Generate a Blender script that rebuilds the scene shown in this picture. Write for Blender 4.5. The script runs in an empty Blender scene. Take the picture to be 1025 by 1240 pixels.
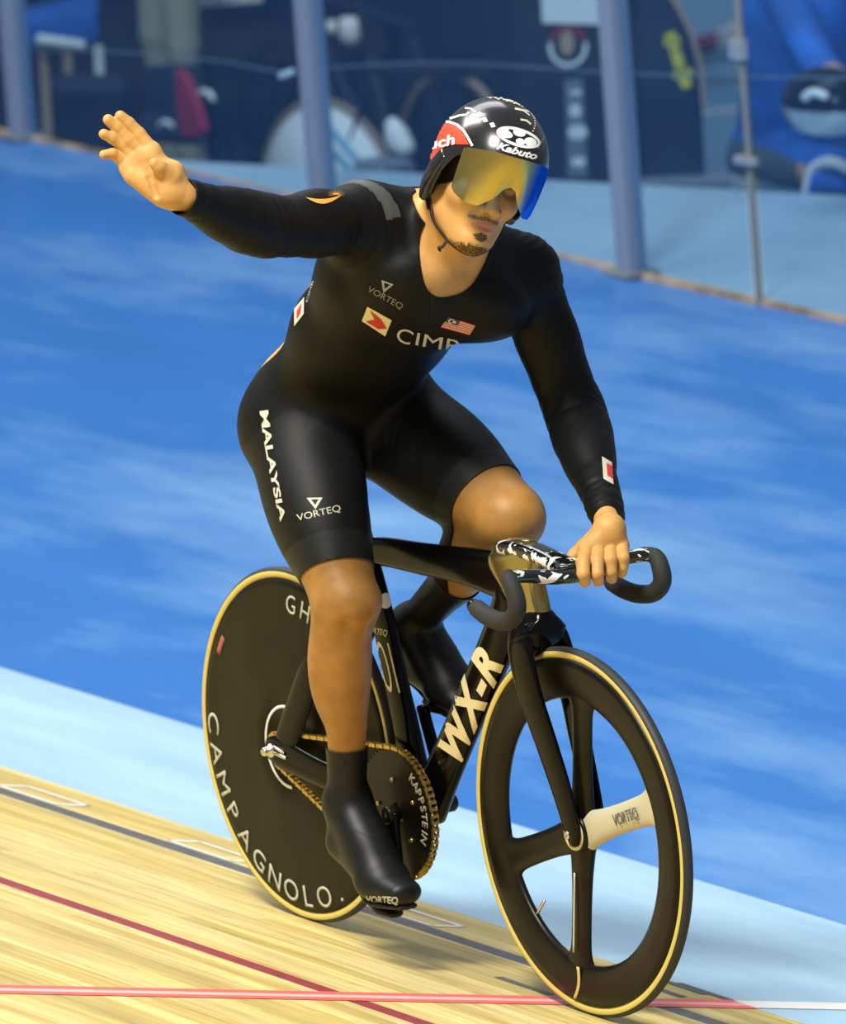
import bpy, bmesh, math, random
import numpy as np
from mathutils import Vector, Matrix
from mathutils.bvhtree import BVHTree
random.seed(7); np.random.seed(7)
SC = bpy.context.scene; COL = SC.collection

# ---------------------------------------------------------------- camera
FPX = 11949.07
CX, CY, CZ = 15.16634, -9.39513, 4.52377
YAW, PITCH, ROLL = 2.573036, 0.2077088, 0.0503901
cam_pos = np.array([CX, CY, CZ])
_h = np.array([math.cos(YAW), math.sin(YAW), 0.0])
cam_f = _h*math.cos(PITCH)+np.array([0, 0, -math.sin(PITCH)])
_r = np.cross(cam_f, [0, 0, 1.0]); _r /= np.linalg.norm(_r); _u = np.cross(_r, cam_f)
cam_r = _r*math.cos(ROLL)-_u*math.sin(ROLL)
cam_u = _u*math.cos(ROLL)+_r*math.sin(ROLL)
cam = bpy.data.cameras.new('camera'); cam_o = bpy.data.objects.new('camera', cam); COL.objects.link(cam_o)
m4 = Matrix.Identity(4)
for i in range(3):
    m4[i][0] = cam_r[i]; m4[i][1] = cam_u[i]; m4[i][2] = -cam_f[i]; m4[i][3] = cam_pos[i]
cam_o.matrix_world = m4
cam.sensor_fit = 'VERTICAL'; cam.sensor_height = 24; cam.sensor_width = 24*1025/1240
cam.lens = 24*FPX/1240; cam.clip_start = .5; cam.clip_end = 300
cam.dof.use_dof = True; cam.dof.focus_distance = 17.3; cam.dof.aperture_fstop = 5.2
SC.camera = cam_o
# ---------------------------------------------------------------- light and exposure
SC.view_settings.view_transform = 'Standard'; SC.view_settings.look = 'None'
SC.view_settings.gamma = 1; SC.view_settings.exposure = 0.12; SC.view_settings.use_curve_mapping = False
W = bpy.data.worlds.new('hall_light'); SC.world = W; W.use_nodes = True
W.node_tree.nodes['Background'].inputs[0].default_value = (.80, .88, 1.0, 1)
W.node_tree.nodes['Background'].inputs[1].default_value = .26
def area(name, loc, target, size, power, color=(1, 1, 1)):
    l = bpy.data.lights.new(name, 'AREA'); l.shape = 'RECTANGLE'; l.size, l.size_y = size
    l.energy = power; l.color = color
    o = bpy.data.objects.new(name, l); COL.objects.link(o); o.location = loc
    o.rotation_euler = (Vector(target)-Vector(loc)).to_track_quat('-Z', 'Y').to_euler(); return o
area('ceiling_lights_key', (3.0, -5.2, 10.5), (.4, 0, .8), (2.6, 2.6), 2000, (1, .95, .84))
area('ceiling_lights_track', (-5.5, -1.5, 8.5), (.2, 0, .8), (3, 4), 600, (1, .95, .86))
area('ceiling_lights_infield', (-9, 4, 10), (-4, 3, 0), (8, 4), 420, (.92, .97, 1))

# ---------------------------------------------------------------- pixel <-> place helpers
def ray(px, py):
    d = cam_f+cam_r*(px-512.5)/FPX-cam_u*(py-620)/FPX
    return d
def at_y(px, py, y, s=0.0):
    "point on the sight line of a pixel at lateral place y, moved s metres towards the camera"
    d = ray(px, py); t = (y-CY)/d[1]; p = cam_pos+d*t
    return p-d/np.linalg.norm(d)*s
def at_z(px, py, z):
    d = ray(px, py); return cam_pos+d*(z-CZ)/d[2]
def at_d(px, py, depth):
    return cam_pos+ray(px, py)*depth
def depth_of(p): return float((np.array(p)-cam_pos)@cam_f)
def px_of(p):
    d = np.atleast_2d(p)-cam_pos; z = d@cam_f
    return np.stack([512.5+FPX*(d@cam_r)/z, 620-FPX*(d@cam_u)/z], 1)

# ---------------------------------------------------------------- materials
def mat(name, col, rough=.5, metal=0, spec=.5, coat=0, bump=0, bscale=200, noise=0, nscale=30, sss=0, sheen=0, stretch=None, col2=None, emit=None):
    m = bpy.data.materials.new(name); m.use_nodes = True; nt = m.node_tree; b = nt.nodes['Principled BSDF']
    b.inputs['Base Color'].default_value = (*col, 1); b.inputs['Roughness'].default_value = rough
    b.inputs['Metallic'].default_value = metal; b.inputs['Specular IOR Level'].default_value = spec
    b.inputs['Coat Weight'].default_value = coat; b.inputs['Coat Roughness'].default_value = .05
    if sss:
        b.inputs['Subsurface Weight'].default_value = sss; b.inputs['Subsurface Radius'].default_value = (.9, .35, .18)
        b.inputs['Subsurface Scale'].default_value = .008
    if sheen: b.inputs['Sheen Weight'].default_value = sheen; b.inputs['Sheen Roughness'].default_value = .4
    tc = nt.nodes.new('ShaderNodeTexCoord'); src = tc.outputs['Object']
    if stretch:
        mp = nt.nodes.new('ShaderNodeMapping'); mp.inputs['Scale'].default_value = stretch; nt.links.new(src, mp.inputs[0]); src = mp.outputs[0]
    if noise:
        n = nt.nodes.new('ShaderNodeTexNoise'); n.inputs['Scale'].default_value = nscale; n.inputs['Detail'].default_value = 5
        nt.links.new(src, n.inputs['Vector'])
        r = nt.nodes.new('ShaderNodeValToRGB'); e = r.color_ramp.elements
        c2 = col2 or tuple(min(1, c*(1+noise)) for c in col); c1 = tuple(c*(1-noise) for c in col) if not col2 else col
        e[0].position = .35; e[1].position = .65; e[0].color = (*c1, 1); e[1].color = (*c2, 1)
        nt.links.new(n.outputs['Fac'], r.inputs[0]); nt.links.new(r.outputs[0], b.inputs['Base Color'])
    if bump:
        n2 = nt.nodes.new('ShaderNodeTexNoise'); n2.inputs['Scale'].default_value = bscale; n2.inputs['Detail'].default_value = 3
        nt.links.new(src, n2.inputs['Vector'])
        bp = nt.nodes.new('ShaderNodeBump'); bp.inputs['Strength'].default_value = bump; bp.inputs['Distance'].default_value = .004
        nt.links.new(n2.outputs['Fac'], bp.inputs['Height']); nt.links.new(bp.outputs[0], b.inputs['Normal'])
    return m
M = {}
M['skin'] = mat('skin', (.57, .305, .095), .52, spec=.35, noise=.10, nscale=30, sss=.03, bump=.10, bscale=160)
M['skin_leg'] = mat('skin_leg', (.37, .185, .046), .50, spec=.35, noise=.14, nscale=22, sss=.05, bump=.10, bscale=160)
M['lips'] = mat('lips', (.43, .17, .10), .4)
M['hair'] = mat('hair', (.02, .013, .009), .6, bump=.6, bscale=600)
M['suit'] = mat('suit', (.0022, .0028, .0030), .55, spec=.20, bump=.10, bscale=900)
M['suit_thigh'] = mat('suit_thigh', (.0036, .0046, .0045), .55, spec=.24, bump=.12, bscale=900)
M['suit_sheen'] = mat('suit_sheen', (.055, .062, .058), .5, spec=.35)  # grey sheen painted into the cloth on top of the right shoulder
M['suit_grey'] = mat('suit_grey', (.0085, .0110, .0105), .5, spec=.30, bump=.12, bscale=900)
M['cover'] = mat('shoe_cover_fabric', (.0036, .0046, .0062), .45, spec=.34, bump=.08, bscale=900)
M['orange'] = mat('orange_panel', (.85, .38, .05), .5)
M['print'] = mat('suit_print', (.55, .53, .42), .5)
M['print_dim'] = mat('suit_print_dim', (.22, .22, .19), .5)
M['print_red'] = mat('suit_print_red', (.55, .03, .03), .5)
M['print_blue'] = mat('suit_print_blue', (.02, .03, .12), .5)
M['cream'] = mat('cream_print', (.75, .66, .38), .45)
M['white'] = mat('white_paint', (.82, .82, .80), .4)
M['carbon'] = mat('carbon', (.0048, .0042, .0020), .34, spec=.22, noise=.5, nscale=10)
M['disc'] = mat('disc_carbon', (.0085, .0072, .0024), .42, spec=.16, noise=.35, nscale=8)
M['gloss'] = mat('gloss_black', (.0020, .0020, .0022), .17, spec=.16)
M['bronze'] = mat('bronze_and_reflection', (.30, .25, .10), .20, metal=.85)  # bronze colour; on the head tube it stands for a yellow reflection
M['gold'] = mat('gold_chain', (.62, .45, .12), .30, metal=1)
M['steel'] = mat('steel', (.65, .63, .56), .22, metal=1)
M['rubber'] = mat('tyre_rubber', (.030, .032, .036), .55, spec=.35)
M['tan'] = mat('tan_sidewall', (.62, .50, .13), .55)
M['tape'] = mat('bar_tape', (.014, .016, .017), .7, bump=.4, bscale=500)
M['helmet'] = mat('helmet_black', (.010, .010, .011), .22, spec=.5, coat=.3)
M['red'] = mat('helmet_red', (.80, .06, .02), .35)
M['pad'] = mat('helmet_padding', (.012, .011, .008), .8, bump=.5, bscale=200)
M['strap'] = mat('strap', (.007, .007, .008), .6)

# ---------------------------------------------------------------- mesh helpers
def add_mesh(name, V, F, m, parent=None, smooth=True, midx=None, solid=0):
    me = bpy.data.meshes.new(name); me.from_pydata([tuple(map(float, v)) for v in V], [], [tuple(map(int, f)) for f in F])
    ms = m if isinstance(m, (list, tuple)) else [m]
    for k in ms: me.materials.append(k)
    if midx is not None: me.polygons.foreach_set('material_index', np.array(midx, dtype=np.int32))
    if smooth: me.polygons.foreach_set('use_smooth', np.ones(len(me.polygons), dtype=bool))
    me.update()
    o = bpy.data.objects.new(name, me); COL.objects.link(o)
    if parent is not None: o.parent = parent
    if solid:
        s = o.modifiers.new('thickness', 'SOLIDIFY'); s.thickness = solid; s.offset = -1
    return o
def empty(name, loc=(0, 0, 0)):
    o = bpy.data.objects.new(name, None); COL.objects.link(o); o.location = loc; o.empty_display_size = .1; return o
def tag(o, label, cat, group=None):
    o['label'] = label; o['category'] = cat
    if group: o['group'] = group
    return o
def structure(o): o['kind'] = 'structure'; return o
def reparent(o, p):
    "parent keeping world place (parents here are unrotated empties or meshes at the origin)"
    o.parent = p; o.matrix_parent_inverse = Matrix.Translation(-p.location) if p.parent is None else Matrix.Identity(4)
class Mesh:
    def __init__(s): s.V = []; s.F = []; s.I = []
    def add(s, V, F, i=0):
        n = len(s.V); s.V += [tuple(v) for v in V]; s.F += [tuple(a+n for a in f) for f in F]; s.I += [i]*len(F)
    def build(s, name, m, parent=None, smooth=True, bevel=0, auto=False):
        o = add_mesh(name, s.V, s.F, m, parent, smooth, s.I)
        if bevel:
            b = o.modifiers.new('bevel', 'BEVEL'); b.width = bevel; b.segments = 2; b.limit_method = 'ANGLE'
        if auto:
            for e in o.data.polygons: e.use_smooth = False
        return o
def box(c, s, rot=0, R=None):
    V = []
    for x in (-.5, .5):
        for y in (-.5, .5):
            for z in (-.5, .5):
                p = Vector((x*s[0], y*s[1], z*s[2]))
                if R is not None: p = R @ p
                elif rot: p = Matrix.Rotation(rot, 3, 'Z') @ p
                V.append(tuple(p+Vector(c)))
    return V, [(0, 1, 3, 2), (4, 6, 7, 5), (0, 4, 5, 1), (2, 3, 7, 6), (0, 2, 6, 4), (1, 5, 7, 3)]
def spline(P, n):
    "Catmull-Rom through control points (any dimension)"
    P = np.array(P, float); Q = np.vstack([2*P[0]-P[1], P, 2*P[-1]-P[-2]]); out = []
    for i in range(1, len(Q)-2):
        for t in np.linspace(0, 1, n, endpoint=False):
            a, b, c, d = Q[i-1], Q[i], Q[i+1], Q[i+2]
            out.append(.5*((2*b)+(-a+c)*t+(2*a-5*b+4*c-d)*t*t+(-a+3*b-3*c+d)*t**3))
    out.append(P[-1]); return np.array(out)
def loft(path, hw, hh, side=(0, 1, 0), n=20, e=2.0, sub=6, cap=True):
    "tube through path; hw half size along side vector, hh half size across it; e superellipse exponent"
    k = len(path); A = np.hstack([np.array(path, float), np.array(hw, float).reshape(k, 1)*np.ones((k, 1)) if np.ndim(hw) else np.full((k, 1), hw), np.array(hh, float).reshape(k, 1) if np.ndim(hh) else np.full((k, 1), hh)])
    S = spline(A, sub) if sub > 1 else A
    P = S[:, :3]; a = S[:, 3]; b = S[:, 4]; T = np.gradient(P, axis=0); T /= np.linalg.norm(T, axis=1)[:, None]
    side = np.array(side, float); V = []; F = []
    th = np.linspace(0, 2*math.pi, n, endpoint=False)
    cs = np.sign(np.cos(th))*np.abs(np.cos(th))**(2/e); sn = np.sign(np.sin(th))*np.abs(np.sin(th))**(2/e)
    for i in range(len(P)):
        u = side-T[i]*(side@T[i]); u /= np.linalg.norm(u); v = np.cross(T[i], u)
        for c, s in zip(cs, sn): V.append(P[i]+u*a[i]*c+v*b[i]*s)
    for i in range(len(P)-1):
        for j in range(n): F.append((i*n+j, i*n+(j+1) % n, (i+1)*n+(j+1) % n, (i+1)*n+j))
    if cap:
        for end, sg in ((0, -1), (len(P)-1, 1)):
            base = [end*n+j for j in range(n)]; r = min(a[end], b[end])
            prev = base
            for f, w in ((.45, .86), (.8, .5)):
                idx = []
                for j in range(n):
                    q = P[end]+(V[base[j]]-P[end])*w+T[end]*sg*r*f*.9; idx.append(len(V)); V.append(q)
                for j in range(n):
                    q = (prev[j], prev[(j+1) % n], idx[(j+1) % n], idx[j]); F.append(q if sg > 0 else q[::-1])
                prev = idx
            V.append(P[end]+T[end]*sg*r*.9); c = len(V)-1
            for j in range(n):
                q = (prev[j], prev[(j+1) % n], c); F.append(q if sg > 0 else q[::-1])
    return V, F
def lathe_y(prof, n=128, center=(0, 0, 0), a0=0, a1=2*math.pi, closed=True):
    "revolve (radius, y) profile about the Y axis"
    V = []; F = []; k = len(prof); full = abs(a1-a0-2*math.pi) < 1e-6; m = n if full else n+1
    for i in range(m):
        a = a0+(a1-a0)*i/n
        for r, y in prof: V.append((center[0]+r*math.cos(a), center[1]+y, center[2]+r*math.sin(a)))
    for i in range(n):
        i2 = (i+1) % m
        for j in range(k if closed else k-1):
            j2 = (j+1) % k; F.append((i*k+j, i*k+j2, i2*k+j2, i2*k+j))
    return V, F

# ---------------------------------------------------------------- implicit surfaces (for bodies)
class Field:
    def __init__(s, lo, hi, h):
        s.lo = np.array(lo, float); s.h = h; s.n = np.ceil((np.array(hi)-s.lo)/h).astype(int)+1
        s.D = np.full(s.n, 1.0, np.float32); s.ax = [s.lo[i]+h*np.arange(s.n[i]) for i in range(3)]
    def window(s, lo, hi, k):
        m = k+4*s.h; i0 = np.clip(np.floor((np.array(lo)-m-s.lo)/s.h).astype(int), 0, s.n); i1 = np.clip(np.ceil((np.array(hi)+m-s.lo)/s.h).astype(int)+1, 0, s.n)
        if (i1 <= i0).any(): return None
        sl = tuple(slice(a, b) for a, b in zip(i0, i1))
        g = np.meshgrid(*[s.ax[i][i0[i]:i1[i]] for i in range(3)], indexing='ij', sparse=True)
        return sl, g
    def put(s, sl, d, k, op):
        A = s.D[sl]; d = d.astype(np.float32)
        if op == 'sub':
            d = -d; h = np.clip(.5+.5*(d-A)/k, 0, 1); s.D[sl] = A*(1-h)+d*h+k*h*(1-h)
        else:
            h = np.clip(.5+.5*(A-d)/k, 0, 1); s.D[sl] = A*(1-h)+d*h-k*h*(1-h)
    def apply(s, prims):
        for p in prims:
            kind, k, op = p[0], p[1], p[2]
            if kind == 'seg':
                a, b, ra, rb, L, sL = p[3:]; a = np.array(a, float); b = np.array(b, float); rm = max(ra, rb)*max(1, sL)
                w = s.window(np.minimum(a, b)-rm, np.maximum(a, b)+rm, k)
                if w is None: continue
                sl, (X, Y, Z) = w; ab = b-a; l2 = ab@ab
                px, py, pz = X-a[0], Y-a[1], Z-a[2]
                t = np.clip((px*ab[0]+py*ab[1]+pz*ab[2])/l2, 0, 1); r = ra+(rb-ra)*t
                dx, dy, dz = px-ab[0]*t, py-ab[1]*t, pz-ab[2]*t
                if L is None: d = np.sqrt(dx*dx+dy*dy+dz*dz)-r
                else:
                    L = np.array(L, float); L = L-ab*(L@ab)/l2; L /= np.linalg.norm(L)
                    w_ = dx*L[0]+dy*L[1]+dz*L[2]; q = w_*w_; rest = np.maximum(dx*dx+dy*dy+dz*dz-q, 0)
                    m = np.sqrt(q/(sL*sL)+rest)/r; m2 = np.sqrt(q/(sL**4)+rest)/(r*r)
                    d = m*(m-1)/np.maximum(m2, 1e-6)
            else:
                c, R, rad = p[3:]; c = np.array(c, float); R = np.array(R, float); rad = np.array(rad, float)
                ext = np.sqrt(((R*rad[:, None])**2).sum(0))
                w = s.window(c-ext, c+ext, k)
                if w is None: continue
                sl, (X, Y, Z) = w; px, py, pz = X-c[0], Y-c[1], Z-c[2]
                q = [px*R[i][0]+py*R[i][1]+pz*R[i][2] for i in range(3)]
                m = np.sqrt(sum((q[i]/rad[i])**2 for i in range(3))); m2 = np.sqrt(sum((q[i]/rad[i]**2)**2 for i in range(3)))
                d = m*(m-1)/np.maximum(m2, 1e-6)
            s.put(sl, d, k, op)
    def mesh(s, iso=0.0):
        D = s.D; S = D < iso; n = s.n; cn = n-1; P = []; C = []; Q = []
        off = 0
        for ax in range(3):
            A = [slice(None)]*3; B = [slice(None)]*3; A[ax] = slice(0, -1); B[ax] = slice(1, None)
            o1, o2 = [i for i in range(3) if i != ax]
            for q in (o1, o2): A[q] = slice(1, -1); B[q] = slice(1, -1)
            sa, sb = S[tuple(A)], S[tuple(B)]; idx = np.argwhere(sa != sb)
            base = np.array([0, 0, 0]); base[o1] = 1; base[o2] = 1; I = idx+base
            J = I.copy(); J[:, ax] += 1
            da = D[tuple(I.T)]; db = D[tuple(J.T)]; t = (iso-da)/(db-da)
            pt = I.astype(float); pt[:, ax] += t
            cells = []
            for u, v in ((0, 0), (-1, 0), (-1, -1), (0, -1)):
                c = I.copy(); c[:, o1] += u; c[:, o2] += v; cells.append(np.ravel_multi_index(c.T, tuple(cn)))
            for c in cells: P.append(pt); C.append(c)
            q = np.stack(cells, 1); flip = sa[tuple(idx.T)] ^ (ax == 1)
            q[flip] = q[flip][:, ::-1]; Q.append(q[:, ::-1])
        P = np.vstack(P); C = np.concatenate(C); Q = np.vstack(Q)
        u, inv = np.unique(C, return_inverse=True); V = np.zeros((len(u), 3)); cnt = np.bincount(inv)
        for i in range(3): V[:, i] = np.bincount(inv, P[:, i])/cnt
        F = np.searchsorted(u, Q)
        return V*s.h+s.lo, F
def relax(V, F, it=2, w=.5):
    E = np.vstack([F[:, [0, 1]], F[:, [1, 2]], F[:, [2, 3]], F[:, [3, 0]]]); n = len(V); cnt = np.bincount(E.ravel(), minlength=n)[:, None]
    for _ in range(it):
        for ww in (w, -w*1.03):
            acc = np.zeros_like(V)
            for i in range(3): acc[:, i] = np.bincount(E[:, 0], V[E[:, 1], i], n)+np.bincount(E[:, 1], V[E[:, 0], i], n)
            V = V+ww*(acc/np.maximum(cnt, 1)-V)
    return V
def clip(V, F, g):
    "keep the side of the surface where g >= 0, with a clean cut"
    g = np.asarray(g); ins = g >= 0; F = [tuple(f) for f in F]; V = list(map(tuple, V)); cut = {}; out = []
    def cp(a, b):
        k = (a, b) if a < b else (b, a)
        if k not in cut:
            t = g[a]/(g[a]-g[b]); cut[k] = len(V); V.append(tuple(V[a][i]+(V[b][i]-V[a][i])*t for i in range(3)))
        return cut[k]
    for f in F:
        c = sum(ins[i] for i in f)
        if c == len(f): out.append(f)
        elif c:
            poly = []
            for a, b in zip(f, f[1:]+f[:1]):
                if ins[a]: poly.append(a)
                if ins[a] != ins[b]: poly.append(cp(a, b))
            if len(poly) >= 3: out.append(tuple(poly))
    used = sorted({i for f in out for i in f}); mp = {a: i for i, a in enumerate(used)}
    return np.array([V[i] for i in used]), [tuple(mp[i] for i in f) for f in out]
def SEG(a, b, ra, rb, k=.02, L=None, sL=1, op='add'): return ('seg', k, op, a, b, ra, rb, L, sL)
def ELL(c, rad, R=None, k=.02, op='add'): return ('ell', k, op, c, np.eye(3) if R is None else R, rad)
def basis(x, zhint):
    x = np.array(x, float); x /= np.linalg.norm(x); z = np.array(zhint, float); z -= x*(z@x); z /= np.linalg.norm(z); return np.array([x, np.cross(z, x), z])

# ---------------------------------------------------------------- lettering
def text2d(body, bold=0.0, shear=0.0, spacing=1.0, maxedge=.12):
    "lettering as a flat mesh, height about 0.7 units, centred baseline at origin"
    c = bpy.data.curves.new('t', 'FONT'); c.body = body; c.size = 1; c.offset = bold; c.shear = shear; c.space_character = spacing; c.resolution_u = 4
    o = bpy.data.objects.new('t', c); COL.objects.link(o); bpy.context.view_layer.update()
    me = bpy.data.meshes.new_from_object(o.evaluated_get(bpy.context.evaluated_depsgraph_get()))
    bpy.data.objects.remove(o); bm = bmesh.new(); bm.from_mesh(me); bpy.data.meshes.remove(me)
    bmesh.ops.triangulate(bm, faces=bm.faces)
    for _ in range(6):
        es = [e for e in bm.edges if e.calc_length() > maxedge]
        if not es: break
        bmesh.ops.subdivide_edges(bm, edges=es, cuts=1); bmesh.ops.triangulate(bm, faces=bm.faces)
    V = np.array([v.co[:2] for v in bm.verts]); F = [tuple(v.index for v in f.verts) for f in bm.faces]; bm.free()
    return V, F
def shape2d(polys, maxedge=.12):
    bm = bmesh.new()
    for p in polys:
        vs = [bm.verts.new((x, y, 0)) for x, y in p]; bm.faces.new(vs)
    bmesh.ops.triangulate(bm, faces=bm.faces)
    for _ in range(6):
        es = [e for e in bm.edges if e.calc_length() > maxedge]
        if not es: break
        bmesh.ops.subdivide_edges(bm, edges=es, cuts=1); bmesh.ops.triangulate(bm, faces=bm.faces)
    V = np.array([v.co[:2] for v in bm.verts]); F = [tuple(v.index for v in f.verts) for f in bm.faces]; bm.free()
    return V, F
def bvh_of(o):
    me = o.data; return BVHTree.FromPolygons([v.co[:] for v in me.vertices], [p.vertices[:] for p in me.polygons])
def print_on(name, V2, F, pxmap, bvh, m, parent, off=.0012):
    "print a flat design on a surface: pxmap takes design coordinates to the sight line along which it is laid on"
    Vs = []; ok = []
    for x, y in V2:
        px, py = pxmap(x, y); d = Vector(ray(px, py)).normalized(); r = bvh.ray_cast(Vector(cam_pos), d)
        if r[0] is None: Vs.append((0, 0, 0)); ok.append(False)
        else:
            nrm = r[1] if r[1].dot(d) < 0 else -r[1]
            Vs.append(tuple(r[0]+nrm*off)); ok.append(True)
    Vs = np.array(Vs); FF = []
    for f in F:
        if not all(ok[i] for i in f): continue
        q = Vs[list(f)]
        if max(np.linalg.norm(q[0]-q[1]), np.linalg.norm(q[1]-q[2]), np.linalg.norm(q[2]-q[0])) < .05: FF.append(f)
    used = sorted({i for f in FF for i in f}); mp = {a: i for i, a in enumerate(used)}
    if not FF: return None
    return add_mesh(name, Vs[used], [tuple(mp[i] for i in f) for f in FF], m, parent, smooth=True)
def line_map(A, B, V2, height, H=None, bend=0):
    "baseline from pixel A to pixel B, letter height in pixels; width is fitted"
    A = np.array(A, float); B = np.array(B, float); x0, x1 = V2[:, 0].min(), V2[:, 0].max(); ytop = V2[:, 1].max()
    u = (B-A); up = np.array([u[1], -u[0]])/np.linalg.norm(u) if H is None else np.array(H, float)/np.linalg.norm(H)
    def f(x, y):
        t = (x-x0)/(x1-x0); return A+u*t+up*(y/ytop*height)+up*bend*4*t*(1-t)
    return f
def quad_map(q):
    q = [np.array(a, float) for a in q]
    return lambda x, y: (q[0]*(1-x)*(1-y)+q[1]*x*(1-y)+q[2]*x*y+q[3]*(1-x)*y)
def ring(cx, cy, rx, ry, w, n=28, a0=0, a1=2*math.pi):
    P = []
    for i in range(n):
        a, b = a0+(a1-a0)*i/n, a0+(a1-a0)*(i+1)/n
        P.append([(cx+rx*math.cos(a), cy+ry*math.sin(a)), (cx+rx*math.cos(b), cy+ry*math.sin(b)), (cx+(rx-w)*math.cos(b), cy+(ry-w)*math.sin(b)), (cx+(rx-w)*math.cos(a), cy+(ry-w)*math.sin(a))])
    return P
def disc2(cx, cy, rx, ry, n=24): return [[(cx+rx*math.cos(i*2*math.pi/n), cy+ry*math.sin(i*2*math.pi/n)) for i in range(n)]]
def rect2(x0, y0, x1, y1): return [[(x0, y0), (x1, y0), (x1, y1), (x0, y1)]]
# ================================================================ the setting
BANK = math.radians(11.4); TB = math.tan(BANK)
LA = math.radians(.85)                     # painted edges run .85 degrees off the bike's heading
def track_z(y): return -y*TB
def edge_y(x, y0): return y0+math.tan(LA)*x
def strip(name, y0, y1, m, x0=-16, x1=9, zf=track_z, dz=0, seg=1):
    V = [(x0, edge_y(x0, y0), zf(edge_y(x0, y0))+dz), (x1, edge_y(x1, y0), zf(edge_y(x1, y0))+dz), (x1, edge_y(x1, y1), zf(edge_y(x1, y1))+dz), (x0, edge_y(x0, y1), zf(edge_y(x0, y1))+dz)]
    return V, [(0, 1, 2, 3)]
# materials of the ground
def wood_material():
    m = bpy.data.materials.new('track_timber'); m.use_nodes = True; nt = m.node_tree; N = nt.nodes; L = nt.links; b = N['Principled BSDF']
    tc = N.new('ShaderNodeTexCoord'); mp = N.new('ShaderNodeMapping'); L.new(tc.outputs['Object'], mp.inputs[0]); mp.inputs['Rotation'].default_value = (0, 0, -LA)
    sx = N.new('ShaderNodeSeparateXYZ'); L.new(mp.outputs[0], sx.inputs[0])
    # narrow laths along the track: 4 cm wide, random board tone, staggered joints
    br = N.new('ShaderNodeTexBrick'); L.new(mp.outputs[0], br.inputs['Vector'])
    br.inputs['Scale'].default_value = 1; br.inputs['Brick Width'].default_value = 1.9; br.inputs['Row Height'].default_value = .042
    br.inputs['Mortar Size'].default_value = .0006; br.inputs['Mortar Smooth'].default_value = .3; br.offset = .37; br.inputs['Bias'].default_value = 0
    br.inputs['Color1'].default_value = (.0, .0, .0, 1); br.inputs['Color2'].default_value = (1, 1, 1, 1); br.inputs['Mortar'].default_value = (.35, .35, .35, 1)
    r = N.new('ShaderNodeValToRGB'); L.new(br.outputs['Color'], r.inputs[0]); e = r.color_ramp.elements
    e[0].color = (.53, .43, .16, 1); e[1].color = (.74, .645, .32, 1); k = e.new(.5); k.color = (.65, .54, .215, 1)
    mp2 = N.new('ShaderNodeMapping'); L.new(mp.outputs[0], mp2.inputs[0]); mp2.inputs['Scale'].default_value = (1.3, 26, 1)
    n = N.new('ShaderNodeTexNoise'); n.inputs['Scale'].default_value = 2.2; n.inputs['Detail'].default_value = 7; L.new(mp2.outputs[0], n.inputs['Vector'])
    r2 = N.new('ShaderNodeValToRGB'); L.new(n.outputs['Fac'], r2.inputs[0]); e = r2.color_ramp.elements
    e[0].position = .28; e[0].color = (.62, .52, .38, 1); e[1].position = .62; e[1].color = (1, 1, 1, 1)
    mx = N.new('ShaderNodeMixRGB'); mx.blend_type = 'MULTIPLY'; mx.inputs[0].default_value = .8; L.new(r.outputs[0], mx.inputs[1]); L.new(r2.outputs[0], mx.inputs[2])
    # dark flecks and knots stretched along the grain
    mp3 = N.new('ShaderNodeMapping'); L.new(mp.outputs[0], mp3.inputs[0]); mp3.inputs['Scale'].default_value = (4, 34, 1)
    v = N.new('ShaderNodeTexVoronoi'); v.inputs['Scale'].default_value = 1.1; L.new(mp3.outputs[0], v.inputs['Vector'])
    r3 = N.new('ShaderNodeValToRGB'); L.new(v.outputs['Distance'], r3.inputs[0]); e = r3.color_ramp.elements
    e[0].position = .03; e[0].color = (.45, .36, .25, 1); e[1].position = .13; e[1].color = (1, 1, 1, 1)
    mx2 = N.new('ShaderNodeMixRGB'); mx2.blend_type = 'MULTIPLY'; mx2.inputs[0].default_value = .75; L.new(mx.outputs[0], mx2.inputs[1]); L.new(r3.outputs[0], mx2.inputs[2])
    # faint dirty swathes
    mp4 = N.new('ShaderNodeMapping'); L.new(mp.outputs[0], mp4.inputs[0]); mp4.inputs['Scale'].default_value = (.7, 5, 1)
    n4 = N.new('ShaderNodeTexNoise'); n4.inputs['Scale'].default_value = 1.6; n4.inputs['Detail'].default_value = 3; L.new(mp4.outputs[0], n4.inputs['Vector'])
    r4 = N.new('ShaderNodeValToRGB'); L.new(n4.outputs['Fac'], r4.inputs[0]); e = r4.color_ramp.elements
    e[0].position = .4; e[0].color = (.86, .86, .84, 1); e[1].position = .6; e[1].color = (1, .97, .86, 1)
    mx3 = N.new('ShaderNodeMixRGB'); mx3.blend_type = 'MULTIPLY'; mx3.inputs[0].default_value = 1; L.new(mx2.outputs[0], mx3.inputs[1]); L.new(r4.outputs[0], mx3.inputs[2])
    L.new(mx3.outputs[0], b.inputs['Base Color']); b.inputs['Roughness'].default_value = .5; b.inputs['Specular IOR Level'].default_value = .3
    return m
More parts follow.
